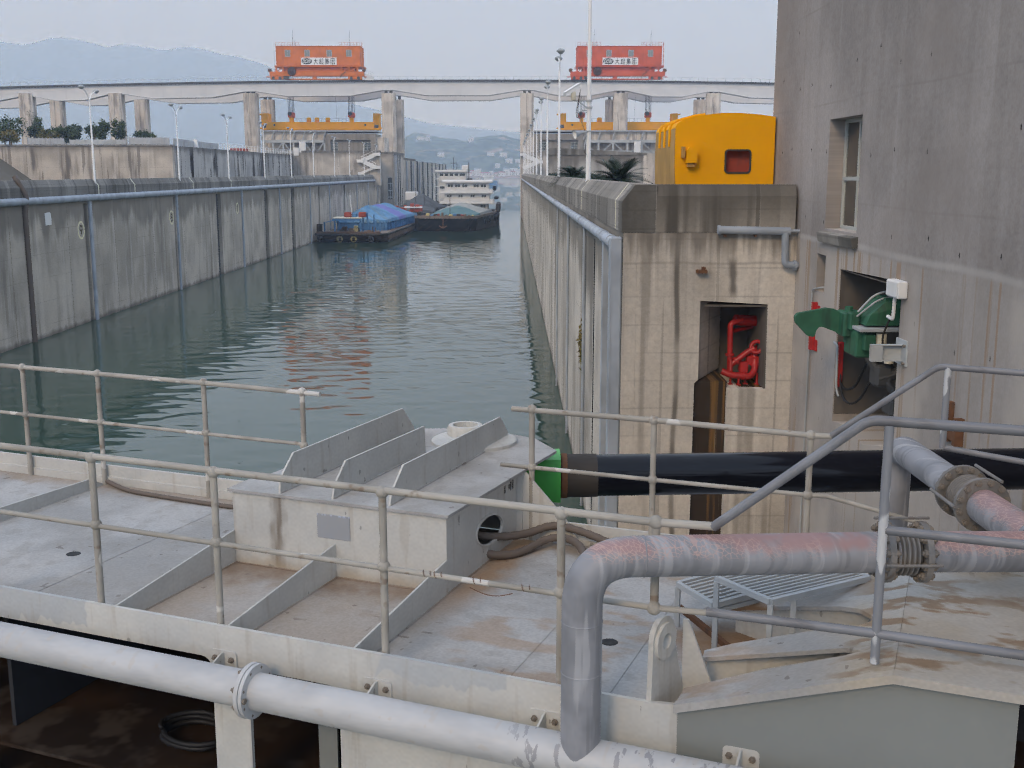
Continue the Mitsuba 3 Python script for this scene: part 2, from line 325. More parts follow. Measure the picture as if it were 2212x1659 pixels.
mat('plate_metal', lambda p, n, uv: mix([.30, .31, .325], [.40, .45, .55], smoothstep(.55, .62, noise((p.x * CE - p.y * SE) * 90, p.z * 22, 1.0)) * smoothstep(8.17, 8.2, p.z)), 0.4, 0.5)
mat('ochre', (.52, .42, .18), 0.7)
mat('ring_cream', (.66, .60, .40), 0.7)
mat('digit', (.10, .085, .05), 0.8)
mat('panel_grey', weather((.20, .213, .205), .10, 1.5, (.17, .17, .16)), 0.55)
mat('inside', (.02, .021, .025), 0.7)  # near-black colour carries the shade of the hollow gate interior
mat('room_shade', (.016, .022, .019), 0.8)  # near-black colour stands in for the lack of light indoors
mat('niche', weather((.13, .115, .10), .5, 1.2), 0.9)  # dark base holds the niches' depth shade as well as brown stain
mat('grey_flat', (.36, .37, .38), 0.6)
mat('glass_dark', (.035, .045, .045), 0.08, 0.6)
mat('hull_black', weather((.028, .027, .026), .5, .8, (.10, .055, .03)), 0.6, 0.4)
mat('hull_rust', weather((.15, .10, .075), .5, 1.0), 0.8, 0.2)
mat('hull_deck', weather((.19, .155, .13), .5, .8), 0.8, 0.2)
mat('boat_blue', weather((.07, .20, .40), .35, .8, (.05, .10, .17)), 0.6)
def tarp_col(p, n, uv):
    a = p.x * 0.25 + p.y * 0.17; w = fbm(p.x * .5, p.y * .5, p.z * .5, 4)
    c = mix([.055, .165, .315], [.085, .225, .40], smoothstep(.4, .7, w))
    c = mix(c, [.09, .155, .19], smoothstep(.45, .62, fbm(a * 2.0, 3.0, 1.0, 3)) * 0.7)
    return mix(c, [.105, .11, .36], smoothstep(201.5, 203, p.y) * (1 - smoothstep(209.5, 211, p.y)) * 0.9)
mat('tarp', tarp_col, 0.55, 0.4)
mat('tarp_grey', lambda p, n, uv: mix([.075, .15, .16], [.27, .275, .255], smoothstep(226.5, 228.5, p.y + 2 * fbm(p.x * .5, p.y * .5, 1.0))), 0.6)
mat('tarp_dark', weather((.06, .065, .07), .4, .4), 0.6)
mat('cream', (.55, .52, .42), 0.7)
def foliage(a, b, k):
    return lambda p, n, uv: mix(a, b, smoothstep(.3, .7, fbm(p.x * k, p.y * k, p.z * k, 3)))
mat('leaf', foliage((.020, .042, .018), (.055, .085, .030), .9), 0.6, 0.3)
mat('leaf_autumn', foliage((.07, .085, .025), (.17, .13, .035), .7), 0.6, 0.3)
mat('leaf_dark', foliage((.010, .022, .013), (.026, .048, .026), 3.0), 0.5, 0.35)
mat('bark', (.12, .095, .075), 0.9, 0.2)
mat('soil', weather((.14, .125, .10), .4, .3), 0.95, 0.1)
mat('paving', weather((.30, .29, .275), .3, .2), 0.9, 0.2)
def hill_col(p, n, uv):
    w = fbm(p.x * .012, p.y * .012, p.z * .02, 4); v = fbm(p.x * .03 + 7, p.y * .03, p.z * .04, 4)
    c = mix([.028, .045, .022], [.055, .075, .03], smoothstep(.35, .65, v))
    return mix(c, [.30, .20, .12], smoothstep(.56, .68, w) * smoothstep(.45, .6, v) * smoothstep(-350, 0, p.x))
mat('hillside', hill_col, 0.95, 0.1)
mat('blind', (.13, .12, .145), 0.8)
mat('post_grey', lambda p, n, uv: mix([.20, .21, .23], [.46, .47, .48], smoothstep(.50, .55, fbm(p.x * 9, p.y * 9, p.z * 3, 3))), 0.55)
mat('rail_grey', weather((.20, .208, .228), .35, 3.0), 0.5)
mat('conc_endtop', concrete((.30, .275, .24), (.085, .078, .068), (.42, .39, .345), hx, (10.8, .9), 0, 0.5, 5.5, 0, 1.3), 0.9, 0.2)
mat('red_panel', weather((.30, .05, .03), .3, 3.0), 0.6)
mat('fence_white', weather((.36, .375, .39), .25, .8), 0.6)
mat('conc_chamber2', concrete((.36, .35, .33), (.07, .065, .06), (.46, .44, .41), hy, (14.8, .8), 9.0, 2.6, 0.9, 0, 1.6), 0.9, 0.2)  # greyer base paints in the shade on the return wall, plus stains
mat('conc_far2', concrete((.36, .345, .315), (.13, .12, .11), (.46, .44, .40), hx, (12.9, 1.0), 0, 2.0, 1.6, 0, 1.2), 0.9, 0.2)
mat('sign_white', (.72, .72, .71), 0.5)
mat('sign_black', (.035, .035, .04), 0.5)
mat('reel', (.05, .022, .018), 0.7)
mat('window_grey', (.20, .21, .19), 0.2, 0.5)
mat('house_white', (.62, .60, .57), 0.8)
mat('bank', weather((.28, .20, .15), .4, .05), 0.95, 0.1)
mat('mountainside', (.035, .05, .045), 0.95, 0.1)
mat('window_frame', (.40, .42, .40), 0.5)
scene['mat_pane'] = {'type': 'thindielectric', 'int_ior': 1.5}
scene['mat_water_surface'] = {'type': 'plastic', 'int_ior': 1.36, 'nonlinear': True, 'diffuse_reflectance': rgb((.060, .120, .090))}

# ---------------------------------------------------------------- setting: water, ground, hills, haze
rng = np.random.default_rng(5)
def waves(X, Y):
    Z = np.zeros_like(X)
    lam = np.geomspace(0.42, 2.6, 34)
    for i, l in enumerate(lam):
        th = rng.normal(np.pi / 2, 0.42); k = 2 * np.pi / l; ph = rng.uniform(0, 2 * np.pi)
        damp = np.exp(-(Y / (170.0 * l)) ** 2) * (1 + np.clip((Y - 60) / 160.0, 0, 1) * 0.9)
        Z += damp * 0.0030 * l / np.sqrt(8) * np.sin(k * (np.cos(th) * X + np.sin(th) * Y) + ph + 1.5 * np.sin(0.23 * X + 0.11 * Y + i))
    env = 0.45 + 1.1 * meshkit.fbm(np.stack([X * .10, Y * .045, X * 0], -1), 3, 2)
    return Z * env * (0.5 + 0.5 * np.clip((Y - 12) / 22.0, 0, 1))
ys = [4.0]
while ys[-1] < 330: ys.append(ys[-1] + 0.085 + ys[-1] * 0.0023)
ys = np.array(ys); xs = np.arange(-31.9, 2.8, 0.16)
near = grid(lambda U, V: (V, U, waves(V, U)), ys, xs, True)
nx = np.concatenate([np.arange(-2500, -31.9, 60), [-31.9], [2.7], np.arange(60, 2600, 60)])
def far_water(U, V): return V, U, U * 0
fw = [grid(far_water, np.linspace(ys[-1], 3600, 30), np.linspace(-2500, 2500, 60), True),
      grid(far_water, np.array([-60.0, 4.0]), np.linspace(-40, 40, 3), True)]
k = thing('water', None, None, kind='structure'); labels[k] = {'kind': 'structure'}
put(cat_([near] + fw), 'water_surface', k, True)

def ridge(xs, prof, y0, y1, seed, amp, rows=36):
    """hill range: crest heights prof(x) at depth between y0 and y1"""
    def fn(U, V):
        c = np.interp(V, prof[0], prof[1]); t = U
        n = meshkit.fbm(np.stack([V * 6 / (y1 - y0), t * 5, t * 0], -1), 5, seed) - 0.5
        n2 = meshkit.fbm(np.stack([V * 22 / (y1 - y0), t * 14, t * 0], -1), 4, seed + 1) - 0.5
        s = np.sin(np.clip(t, 0, 1) * np.pi / 2) ** 0.85
        z = c * s * (1 + amp * n * (1 - 0.5 * t)) + c * amp * 0.28 * n2 * np.minimum(t * 4, 1)
        return V, y0 + (y1 - y0) * t, z - 2.0 * (t < 0.001)
    return grid(fn, np.linspace(0, 1, rows), xs, True)
def setting(name, mesh, bsdf, smooth=False):
    k = thing(name, None, None, kind='structure'); labels[k] = {'kind': 'structure'}; return put(mesh, bsdf, k, smooth)
hx_ = np.array([-2600, -1400, -700, -340, -235, -190, -150, -108, -60, -20, 10, 60, 130, 400, 1200, 2600.])
hz_ = np.array([40, 38, 36, 44, 100, 98, 92, 84, 92, 93, 84, 76, 70, 85, 120, 150.])
setting('hill', ridge(np.linspace(-2600, 2600, 420), (hx_, hz_), 2300, 2750, 3, 0.35), 'hillside', True)
mx = np.array([-9000, -5200, -3850, -3178, -3066, -2874, -2761, -2649, -2512, -2403, -2263, -2153, -2043, -1931, -1848, -1739, -1628, -1518, -1409, -1243, -1000, -500, 0, 2500, 9000.])
mz = np.array([600, 700, 745, 765, 779, 752, 773, 797, 771, 739, 757, 739, 717, 741, 731, 701, 691, 656, 613, 540, 430, 300, 250, 240, 300.])
setting('mountain', ridge(np.linspace(-9000, 9000, 360), (mx, mz), 5600, 7000, 11, 0.07), 'mountainside', True)
k = thing('haze', 'thin bluish haze in the air over the lock and river', 'haze', kind='stuff')
scene[k] = {'type': 'cube', 'to_world': T().translate([0, 3900, 640]).scale([9800, 4200, 650]), 'bsdf': {'type': 'null'}, 'interior': {'type': 'ref', 'id': 'haze_air'}}
# ================================================================ the lock gate in the foreground: u along it, v across it, z up
GM = np.eye(4); GM[:3, 0], GM[:3, 1], GM[:3, 3] = [CE, -SE, 0], [SE, CE, 0], [.30, 6.68, 0]
def G(m): m = m.copy(); m.apply_transform(GM); return m
def gp(u, v, z): return (GM @ [u, v, z, 1])[:3]
U3, V3, Z3 = np.eye(3)
DK, TOP = 7.65, 7.80                                  # deck and top of the front flange
gate = thing('lock_gate', 'pale grey steel lock gate leaf with ribbed deck closing the chamber in the foreground', 'lock gate')
def gpart(name, mesh, bsdf, smooth=False, parent=None, label=None, **kw): return part(parent or gate, name, G(mesh), bsdf, smooth, label, **kw)
gpart('deck', box(-17.5, 2.0, 0.0, 3.14, DK - .03, DK), 'deck')
def rrect(x0, x1, z0, z1, r): return Polygon([(x0, z0), (x1, z0), (x1, z1), (x0, z1)]).buffer(-r).buffer(r, 4)
front = Polygon([(-17.5, 4.6), (2.65, 4.6), (2.65, 8.225), (2.0, 8.225), (.77, 7.815), (.60, TOP), (-17.5, TOP)])
for x0, x1 in ((-16.6, -13.8), (-13.5, -10.7), (-10.4, -7.6), (-7.3, -5.9), (-5.6, -2.66), (-2.345, -1.60)):
    front = front.difference(rrect(x0, x1, 5.0, 7.545 if x0 < -3 else 7.505, .09))
gpart('front_plate', prism(front, (0, 0, 0), U3, Z3, .03), 'paint')
inner = []
gpart('back_plate', box(-17.5, 4.6, 3.14, 3.17, -1.0, DK + .0), 'paint')
gpart('inner_shade_sheets', cat_([box(-17.5, 4.5, 3.125, 3.138, 6.43, DK - .032), box(-17.5, 2.0, .004, 3.12, DK - .045, DK - .031)]), 'inside')  # added dark sheets that paint in the interior shade
gpart('grey_panel', prism([(.778, 4.7), (2.648, 4.7), (2.648, 8.18), (2.0, 8.18), (.778, 7.775)], (0, -.0305, 0), U3, Z3, .012), 'panel_grey', label='plain grey-green front panel below the hinge platform')
gpart('inner_floor', box(-17.5, 4.5, .005, 3.13, 6.40, 6.43), 'shaded_rust_floor')
for u in (-13.65, -10.55, -7.45, -4.93, -1.94):
    gpart('diaphragm', box(u - .02, u + .02, .45 if u > -3 else .25, 3.13, 6.432, DK - .032), 'inside')  # plates coloured dark in place of shade
gpart('stiffener', box(-2.02, -1.86, .35, .37, 6.432, DK - .032), 'panel_grey')
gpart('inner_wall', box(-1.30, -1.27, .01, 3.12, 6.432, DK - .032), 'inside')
for z in (5.6, 3.6, 1.4): gpart('girder_web', box(-17.5, 4.5, .02, 3.12, z, z + .03), 'shaded_rust_floor')
gpart('coaming', cat_([box(-17.5, -3.54, 3.07, 3.10, DK, 7.86), box(-17.5, -3.54, 3.05, 3.07, DK, 7.735),
                       box(-1.43, 2.0, 3.07, 3.10, DK, 7.84), box(-1.43, 2.0, 3.05, 3.07, DK, 7.70)]), 'paint')
for u in (-3.53, -2.52, -1.485):
    gpart('rib_plate', prism([(.002, DK), (1.483, DK), (1.483, 7.945), (.002, TOP + .003)], (u - .008, 0, 0), V3, Z3, .016), 'paint')
for u in (-6.35, -9.3, -12.3):
    gpart('rib_plate', prism([(1.2, DK), (3.045, DK), (2.80, 7.765), (1.2, 7.80)], (u - .01, 0, 0), V3, Z3, .02), 'paint')
# the cabinet that holds the ram's pin
cab = part(gate, 'cabinet', None, None)
hole = Point(0, 0).buffer(1, 12); from shapely import affinity as aff
hole = aff.translate(aff.rotate(aff.scale(hole, .285, .125), -8), 2.36, 7.93)
side = Polygon([(1.485, DK), (3.20, DK), (3.20, 8.297), (1.485, 8.297)])
gpart('front_wall', box(-3.53, -1.49, 1.485, 1.50, DK, 8.297), 'paint', parent=cab)
gpart('side_wall', prism(side.difference(hole), (-1.505, 0, 0), V3, Z3, .016), 'paint', parent=cab)
gpart('side_wall', box(-3.53, -3.515, 1.50, 3.20, DK, 8.297), 'paint', parent=cab)
gpart('back_wall', box(-3.53, -1.49, 3.20, 3.22, DK, 8.297), 'paint', parent=cab)
ring = aff.scale(hole, 1.06, 1.12).difference(hole)
gpart('hole_rim', prism(ring, (-1.489, 0, 0), V3, Z3, .012), 'paint', parent=cab)
gpart('top_plate', prism([(-3.56, 1.455), (-1.46, 1.455), (-1.45, 1.75), (-1.38, 3.78), (-1.75, 4.17), (-1.95, 4.24), (-2.25, 4.30), (-2.56, 4.31), (-2.82, 4.25), (-3.02, 4.16), (-3.3, 3.4), (-3.50, 1.95), (-3.56, 1.95)],
                        (0, 0, 8.297), U3, V3, .025), 'deck', parent=cab)
for u, pr in ((-3.05, [(1.487, 8.322), (1.497, 8.45), (1.713, 8.628), (3.74, 8.62), (3.99, 8.37), (3.99, 8.322)]),
              (-2.55, [(1.51, 8.322), (1.55, 8.435), (1.738, 8.600), (3.23, 8.585), (3.25, 8.322)]),
              (-2.02, [(1.52, 8.322), (1.56, 8.425), (1.774, 8.606), (3.865, 8.59), (4.06, 8.40), (4.06, 8.322)])):
    gpart('fin', prism(pr, (u - .009, 0, 0), V3, Z3, .018), 'paint', parent=cab)
gpart('boss', lathe([(0.0, .045), (.40, .045), (.43, .03), (.43, 0)], (-2.27, 3.80, 8.322), (0, 0, 1), 40), 'paint', 30, parent=cab)
gpart('pin_cup', lathe([(.13, .02), (.13, .10), (.17, .10), (.185, .07), (.185, 0)], (-2.42, 3.92, 8.366), (0, 0, 1), 28), 'paint', 30, parent=cab)
gpart('name_plate', box(-2.685, -2.371, 1.478, 1.4845, 7.985, 8.195, .003), 'plate_metal', parent=cab, label='grey name plate with rows of faint bluish lettering')
gpart('gusset', prism([(-1.488, 8.29), (-1.40, 8.29), (-1.02, 7.90), (-.86, DK), (-1.488, DK)], (0, 3.03, 0), U3, Z3, .02), 'paint', parent=cab)
gpart('side_post', box(-1.488, -1.43, 2.99, 3.008, DK, 8.296), 'paint', parent=cab)
# drain holes with a rim, cable along the coaming
for u, v in ((-5.0, 1.12), (.005, 1.07)):
    gpart('drain_hole', lathe([(.0, .002), (.045, .002), (.055, .004), (.062, .003), (.064, -.005)], (u, v, DK), (0, 0, 1), 16), 'black', 30)
# raised hinge platform with three sloping fingers
fing = Polygon([(.77, -.03), (.775, .15), (1.25, .268), (1.70, .30), (1.80, .33), (1.70, .42), (1.38, .49), (.78, .63), (.765, .76), (.95, .805), (1.41, .81), (1.70, .77),
                (1.80, .80), (1.83, .88), (1.72, 1.08), (1.59, 1.19), (.90, 1.53), (.53, 1.60), (.60, 1.71), (.93, 1.74), (1.55, 1.75), (2.0, 1.9), (2.0, -.03)])
def incl(m):
    v = m.vertices.copy(); v[:, 2] += np.where(v[:, 0] < 2.0, (v[:, 0] - 2.0) * .3333, 0); m.vertices = v; return m
plat = part(gate, 'hinge_platform', None, None)
gpart('sloping_plate', incl(prism(fing, (0, 0, 8.225), U3, V3, .03)), 'deck', parent=plat)
gpart('top_plate', prism([(2.002, -.03), (4.8, -.03), (4.8, 2.4), (2.6, 2.6), (2.002, 1.9)], (0, 0, 8.225), U3, V3, .031), 'deck', parent=plat)
def webplate(p, q, inset=.004):
    (u0, v0), (u1, v1) = p, q
    z = lambda u: min(8.225, 8.225 + (u - 2.0) * .3333) - inset
    w = np.array([v1 - v0, u0 - u1]); w = w / np.linalg.norm(w) * .012; P = []
    for s in (-1, 1):
        for (u, v) in (p, q):
            P += [(u + s * w[0], v + s * w[1], DK), (u + s * w[0], v + s * w[1], z(u))]
    return hullm(P)
gpart('web', webplate((.80, .70), (2.1, .62)), 'paint', parent=plat)
gpart('web', webplate((.82, 1.62), (2.1, 1.02)), 'paint', parent=plat)
gpart('web', box(1.97, 1.99, .02, 2.0, DK, 8.222), 'paint', parent=plat)
gpart('lip', cat_([incl(hullm([(u, v, z) for u in (.765, 2.0) for v in (-.105, -.0305) for z in (8.205, 8.258)])), box(2.0005, 4.8, -.105, -.0305, 8.205, 8.258)]), 'deck', parent=plat)
# padeye
lug = part(gate, 'lifting_lug', None, None)
LR = lambda m: rot(m, -15, (0, 0, 1), (.62, .13, 0))
lo = unary_union([Point(.13, 8.17).buffer(.135, 12), Polygon([(-.02, DK), (.42, DK), (.262, 8.14), (-.004, 8.15)])]).difference(Point(.13, 8.15).buffer(.05, 10))
gpart('eye_plate', LR(prism(lo, (.61, 0, 0), V3, Z3, .034)), 'paint', parent=lug)
gpart('cheek_ring', LR(prism(Point(.13, 8.15).buffer(.118, 16).difference(Point(.13, 8.15).buffer(.05, 10)), (.644, 0, 0), V3, Z3, .022)), 'paint', parent=lug)
gpart('gusset', prism([(.70, 8.20), (.735, 8.20), (.95, DK), (.70, DK)], (0, .40, 0), U3, Z3, .02), 'paint', parent=lug)
gpart('lifting_lug', prism(Point(0, 7.86).buffer(.10, 12).union(Polygon([(-.10, DK), (.10, DK), (.10, 7.86), (-.10, 7.86)])).difference(Point(0, 7.87).buffer(.035)), (.62, 2.95, 0), V3, Z3, .08), 'paint')
# ---------------------------------------------------------------- guard rails
R1, R2 = .0255, .0195
def railing(label, posts, rails, v, z0=DK, group=None, bsdf='rail'):
    t = thing('guard_rail', label, 'railing', group)
    for nm, path, r in rails:
        part(t, nm, sweep([gp(*q) for q in path], r, 10), bsdf if r in (R1, R2) else 'rail_grey', 40)
    for p in posts:
        u, zs, ze, balls = p[:4]
        po = part(t, 'post', sweep([gp(u, v, zs), gp(u, v, ze)], .0265, 12), bsdf if balls else 'post_grey', 40)
        for zb in balls: part(po, 'ball_joint', ball(gp(u, v, zb), .044, 2), bsdf, True)
    return t
front_rail = railing('long beige pipe rail along the near edge of the gate deck',
    [(u, DK, 8.91, (8.92, 8.405)) for u in (-14.9, -12.6, -10.4, -8.2, -6.0, -4.85, -3.70, -2.61, -1.262, -.005)] + [(.598, 8.39, 8.93, (8.935, 8.39))] + [(1.89, 8.256, 9.64, ()), (2.95, 8.256, 9.66, ()), (4.1, 8.256, 9.67, ())],
    [('top_rail', [(-15.5, .03, 8.92), (.60, .03, 8.935), (.955, .03, 8.952)], R1),
     ('mid_rail', [(-15.5, .03, 8.405), (.60, .03, 8.392), (.93, .03, 8.41)], R2),
     ('sloping_rail', [tuple(q) for q in fillet([(.94, .03, 8.945), (1.78, .03, 9.662), (4.6, .03, 9.68)], .06)], .029),
     ('mid_rail', [(1.905, .03, 9.045), (4.6, .03, 9.06)], .026),
     ('lower_rail', [(.92, .03, 8.415), (1.88, .03, 8.432), (4.6, .03, 8.42)], .027)], .03)
railing('beige pipe rail with open end along the far left deck edge',
    [(u, DK, 8.87, (8.88, 8.35)) for u in (-13.5, -11.9, -10.3, -8.8, -7.39, -6.34, -4.965)] + [(-3.785, 8.30, 8.86, (8.868, 8.325))],
    [('top_rail', [(-15.5, 3.03, 8.90), (-4.965, 3.03, 8.875), (-3.58, 3.03, 8.858)], R1),
     ('mid_rail', [(-15.5, 3.03, 8.37), (-3.785, 3.03, 8.335)], R2)], 3.03)
railing('beige and grey pipe guard rail behind the black ram, climbing to the right',
    [(-1.352, DK, 8.88, (8.885, 8.345)), (-.213, DK, 8.87, (8.878, 8.342)), (1.12, DK, 8.86, (8.86, 8.348)), (2.14, 8.85, 9.50, ()), (3.3, 8.26, 9.50, ())],
    [('top_rail', [(-1.547, 3.03, 8.875), (-.22, 3.03, 8.878), (1.12, 3.03, 8.86), (1.285, 3.03, 8.868)], R1),
     ('mid_rail', [(-1.66, 3.03, 8.34), (-.2, 3.03, 8.341), (1.12, 3.03, 8.348), (1.276, 3.03, 8.354), (2.08, 3.03, 8.20)], R2),
     ('sloping_rail', [tuple(q) for q in fillet([(1.28, 3.03, 8.868), (2.07, 3.03, 9.50), (4.4, 3.03, 9.45)], .05)], .026),
     ('mid_rail', [(2.145, 3.03, 8.85), (4.4, 3.03, 8.62)], .024)], 3.03)
# wire wrapped round the front mid rail
wires = []
for u0 in (-.98, -.90, -.62, -.28):
    a = np.linspace(0, 2 * np.pi * 1.5, 18)
    wires.append(sweep([gp(u0 + .008 * t, .03 + .022 * np.cos(t), 8.398 + .022 * np.sin(t)) for t in a], .0026, 5))
wires.append(sweep([gp(-.62 + .3 * s, .0, 8.36 - .035 * math.sin(s * math.pi)) for s in np.linspace(0, 1, 10)], .003, 5))
single('wire', cat_(wires), 'rusty', 'thin rusty wire wrapped round the middle rail right of the cabinet', 'wire')
# ---------------------------------------------------------------- white water pipe along the gate, with brackets, and the grey riser
wp = thing('water_pipe', 'white steel pipe with a bolted flange along the near face of the gate', 'pipe')
PV, PZ, PR = -.30, 7.505, .128
part(wp, 'pipe', sweep([gp(-17.5, PV, PZ + .03), gp(-2.15, PV, PZ)], PR, 28), 'white_pipe', 40)
part(wp, 'pipe', sweep([gp(-2.10, PV, PZ), gp(4.6, PV, PZ - .02)], PR, 28), 'white_pipe', 40)
def flange(parent, c, d, r, n, mtl, gap=.006, th=.022, bolts=8, bl=.055, br=.011):
    """a pair of flange plates on the axis d with bolts through them"""
    c, d = np.asarray(c, float), np.asarray(d, float); d = d / np.linalg.norm(d); x, y, _ = frame_of(d)
    fl = part(parent, 'flange', lathe([(r * .6, -th), (r, -th), (r, th), (r * .6, th)], c, d, n), mtl, 30)
    for i in range(bolts):
        a = 2 * np.pi * (i + .5) / bolts; o = c + (r * .86) * (math.cos(a) * x + math.sin(a) * y)
        part(fl, 'bolt', cat_([rod(o - d * bl, o + d * bl, br, 6), rod(o - d * (th + .018), o - d * th, br * 1.9, 6), rod(o + d * th, o + d * (th + .018), br * 1.9, 6)]), 'bolt', False)
    return fl
fl = flange(wp, gp(-2.135, PV, PZ), gp(1, 0, 0) - gp(0, 0, 0), .190, 32, 'white_pipe', th=.016, bolts=8, bl=.05)
flange(wp, gp(-2.10, PV, PZ), gp(1, 0, 0) - gp(0, 0, 0), .188, 32, 'white_pipe', th=.014, bolts=1, bl=.01)
for u in (-10.2, -7.7, -5.1, -2.545, -1.295, -.08, 1.17, 2.4):
    br = part(wp, 'bracket', G(prism(rrect(u - .11, u + .11, 7.38, 7.62, .03), (0, -.030, 0), U3, Z3, .014)), 'paint')
    part(br, 'web', G(prism([(-.044, 7.38), (-.044, 7.61), (-.075, 7.61), (-.225, 7.56), (-.225, 7.38)], (u - .007, 0, 0), V3, Z3, .014)), 'paint')
    for s in (-.07, .07):
        part(br, 'bolt', G(cat_([rod((u + s, -.044, 7.56), (u + s, -.075, 7.56), .012, 6), rod((u + s, -.044, 7.56), (u + s, -.058, 7.56), .022, 6)])), 'bolt')
grp = thing('riser_pipe', 'thick grey pipe with pink crazed top rising from the white pipe', 'pipe')
p0 = gp(.246, PV, PZ); hz_p = 8.775
path = fillet([(p0[0], p0[1], PZ), (p0[0], p0[1], hz_p), (2.28, p0[1] + .10, hz_p)], .30, 14)
for z in (8.06, 8.38): part(grp, 'weld_ring', lathe([(.121, -.006), (.1255, 0), (.121, .006)], (p0[0], p0[1], z), (0, 0, 1), 32), 'grey_pipe', 40)
part(grp, 'weld_ring', lathe([(.121, -.006), (.1255, 0), (.121, .006)], (p0[0] + .36, p0[1] + .02, hz_p), (1, .055, 0), 32), 'grey_pipe', 40)
part(grp, 'riser', sweep(path[:-1].tolist() + [path[-1].tolist()], .122, 32), 'crackle_pipe', 40)
yy = p0[1] + .10
for xx in (2.22, 2.44): flange(grp, (xx, yy, hz_p), (1, 0, 0), .182, 36, 'flange', th=.018, bolts=12, bl=.048, br=.013)
prof = [(.10, -.09)]
for i in range(5): s = -.075 + i * .03; prof += [(.115, s), (.142, s + .007), (.142, s + .015), (.115, s + .024)]
part(grp, 'bellows', lathe(prof + [(.10, .09)], (2.33, yy, hz_p), (1, 0, 0), 32), 'flange', 40)
for a in (70, 185, 300):
    o = np.array([0, math.cos(math.radians(a)), math.sin(math.radians(a))]) * .20
    part(grp, 'tie_rod', rod((2.17, yy + o[1], hz_p + o[2]), (2.50, yy + o[1], hz_p + o[2]), .009, 8), 'flange', 40)
part(grp, 'pipe', sweep([(2.46, yy, hz_p), (4.3, yy + .02, hz_p)], .122, 32), 'crackle_pipe', 40)
rows = []
g2 = thing('branch_pipe', 'grey pipe with rusty bolted flanges coming forward over the hinge platform at the right', 'pipe')
bz = 8.765
path = fillet([(3.21, 9.1, 7.2), (3.21, 9.1, bz), (3.21, 7.78, bz)], .22, 10)
part(g2, 'elbow', sweep(path, .118, 28), 'grey_pipe', 40)
for yq in (7.74, 7.40): flange(g2, (3.21, yq, bz), (0, -1, 0), .190, 36, 'flange', th=.018, bolts=12, bl=.048, br=.013)
prof = [(.10, -.14)]
for i in range(6): s = -.09 + i * .03; prof += [(.120, s), (.148, s + .007), (.148, s + .015), (.120, s + .024)]
part(g2, 'bellows', lathe(prof + [(.10, .14)], (3.21, 7.57, bz), (0, -1, 0), 30), 'flange', 40)
for a in (60, 180, 300):
    o = np.array([math.cos(math.radians(a)), 0, math.sin(math.radians(a))]) * .205
    part(g2, 'tie_rod', rod((3.21 + o[0], 7.79, bz + o[2]), (3.21 + o[0], 7.35, bz + o[2]), .012, 8), 'flange', 40)
part(g2, 'pipe', sweep([(3.21, 7.37, bz), (3.21, yy + .02, hz_p)], .118, 28), 'crackle_pipe', 40)
part(g2, 'saddle', lathe([(.118, .20), (.132, .19), (.16, .10), (.185, .06)], (3.21, yy, hz_p), (0, 1, 0), 24), 'grey_pipe', 40)
# ---------------------------------------------------------------- ram
rm = thing('hydraulic_ram', 'glossy black hydraulic ram with a bright green end reaching to the right wall', 'hydraulic ram')
part(rm, 'rod', sweep([(.54, 11.05, 7.973), (6.14, 11.05, 8.06)], .211, 48), 'black_rod', 40)
part(rm, 'gland', sweep([(.53, 11.05, 7.973), (.86, 11.05, 7.978)], .219, 40), 'rubber', 40)
part(rm, 'collar', lathe([(.15, -.03), (.228, -.03), (.228, .03), (.15, .03)], (.525, 11.05, 7.973), (1, 0, 0), 40), 'rusty', 30)
pr = []
for i, (x, s) in enumerate([(.02, .70), (.16, 1.0), (.34, 1.06), (.485, 1.10)]):
    pr.append([(x, 11.05 + .228 * s * math.copysign(min(1, abs(1.25 * math.cos(a))), math.cos(a)), 7.975 + .228 * s * math.copysign(min(1, abs(1.25 * math.sin(a))), math.sin(a))) for a in np.linspace(0, 2 * np.pi, 17)[:-1]])
part(rm, 'clevis', hullm(np.array(pr).reshape(-1, 3)), 'bright_green', 35)
# ---------------------------------------------------------------- hoses, cable, coil
def hoses(label, P, r):
    q = np.array(P, float); t = np.linspace(0, len(q) - 1, 46); from scipy.interpolate import CubicSpline
    c = CubicSpline(np.arange(len(q)), q)(t); ring = r * (1 + .07 * np.cos(np.arange(46) * np.pi))
    single('hose', sweep([gp(*x) for x in c], ring, 10), 'hose', label, 'hose', smooth=True)
hoses('grey-brown ribbed hose lying nearest the cabinet hole, lower of the two', [(-1.75, 2.25, 7.84), (-1.50, 2.33, 7.72), (-1.28, 2.55, 7.69), (-1.12, 2.85, 7.74), (-.85, 2.80, 7.76), (-.66, 2.45, 7.69)], .036)
hoses('grey-brown ribbed hose arching from the cabinet hole to the coaming, upper of the two', [(-1.75, 2.4, 7.90), (-1.52, 2.50, 7.82), (-1.30, 2.84, 7.78), (-1.10, 2.97, 7.83), (-.75, 2.93, 7.80), (-.45, 2.92, 7.72), (-.10, 2.95, 7.68)], .036)
single('hose', sweep([gp(*q) for q in fillet([(-6.28, 3.0, 7.70), (-5.9, 2.86, 7.675), (-5.2, 2.80, 7.675), (-4.5, 2.78, 7.675), (-3.6, 2.80, 7.675)], .3)], .024, 8), 'hose', 'dark cable lying along the white coaming left of the cabinet', 'cable', smooth=True)
a = np.linspace(0, 2 * np.pi * 2.6, 70)
single('cable_coil', sweep([gp(-3.35 + (.30 + .02 * np.sin(t * 1.7)) * np.cos(t), .62 + (.24 + .02 * np.cos(t * 2.1)) * np.sin(t), 6.46 + .006 * t) for t in a], .022, 8), 'black', 'black cable coil on the rusty floor inside the gate', 'cable', smooth=True)
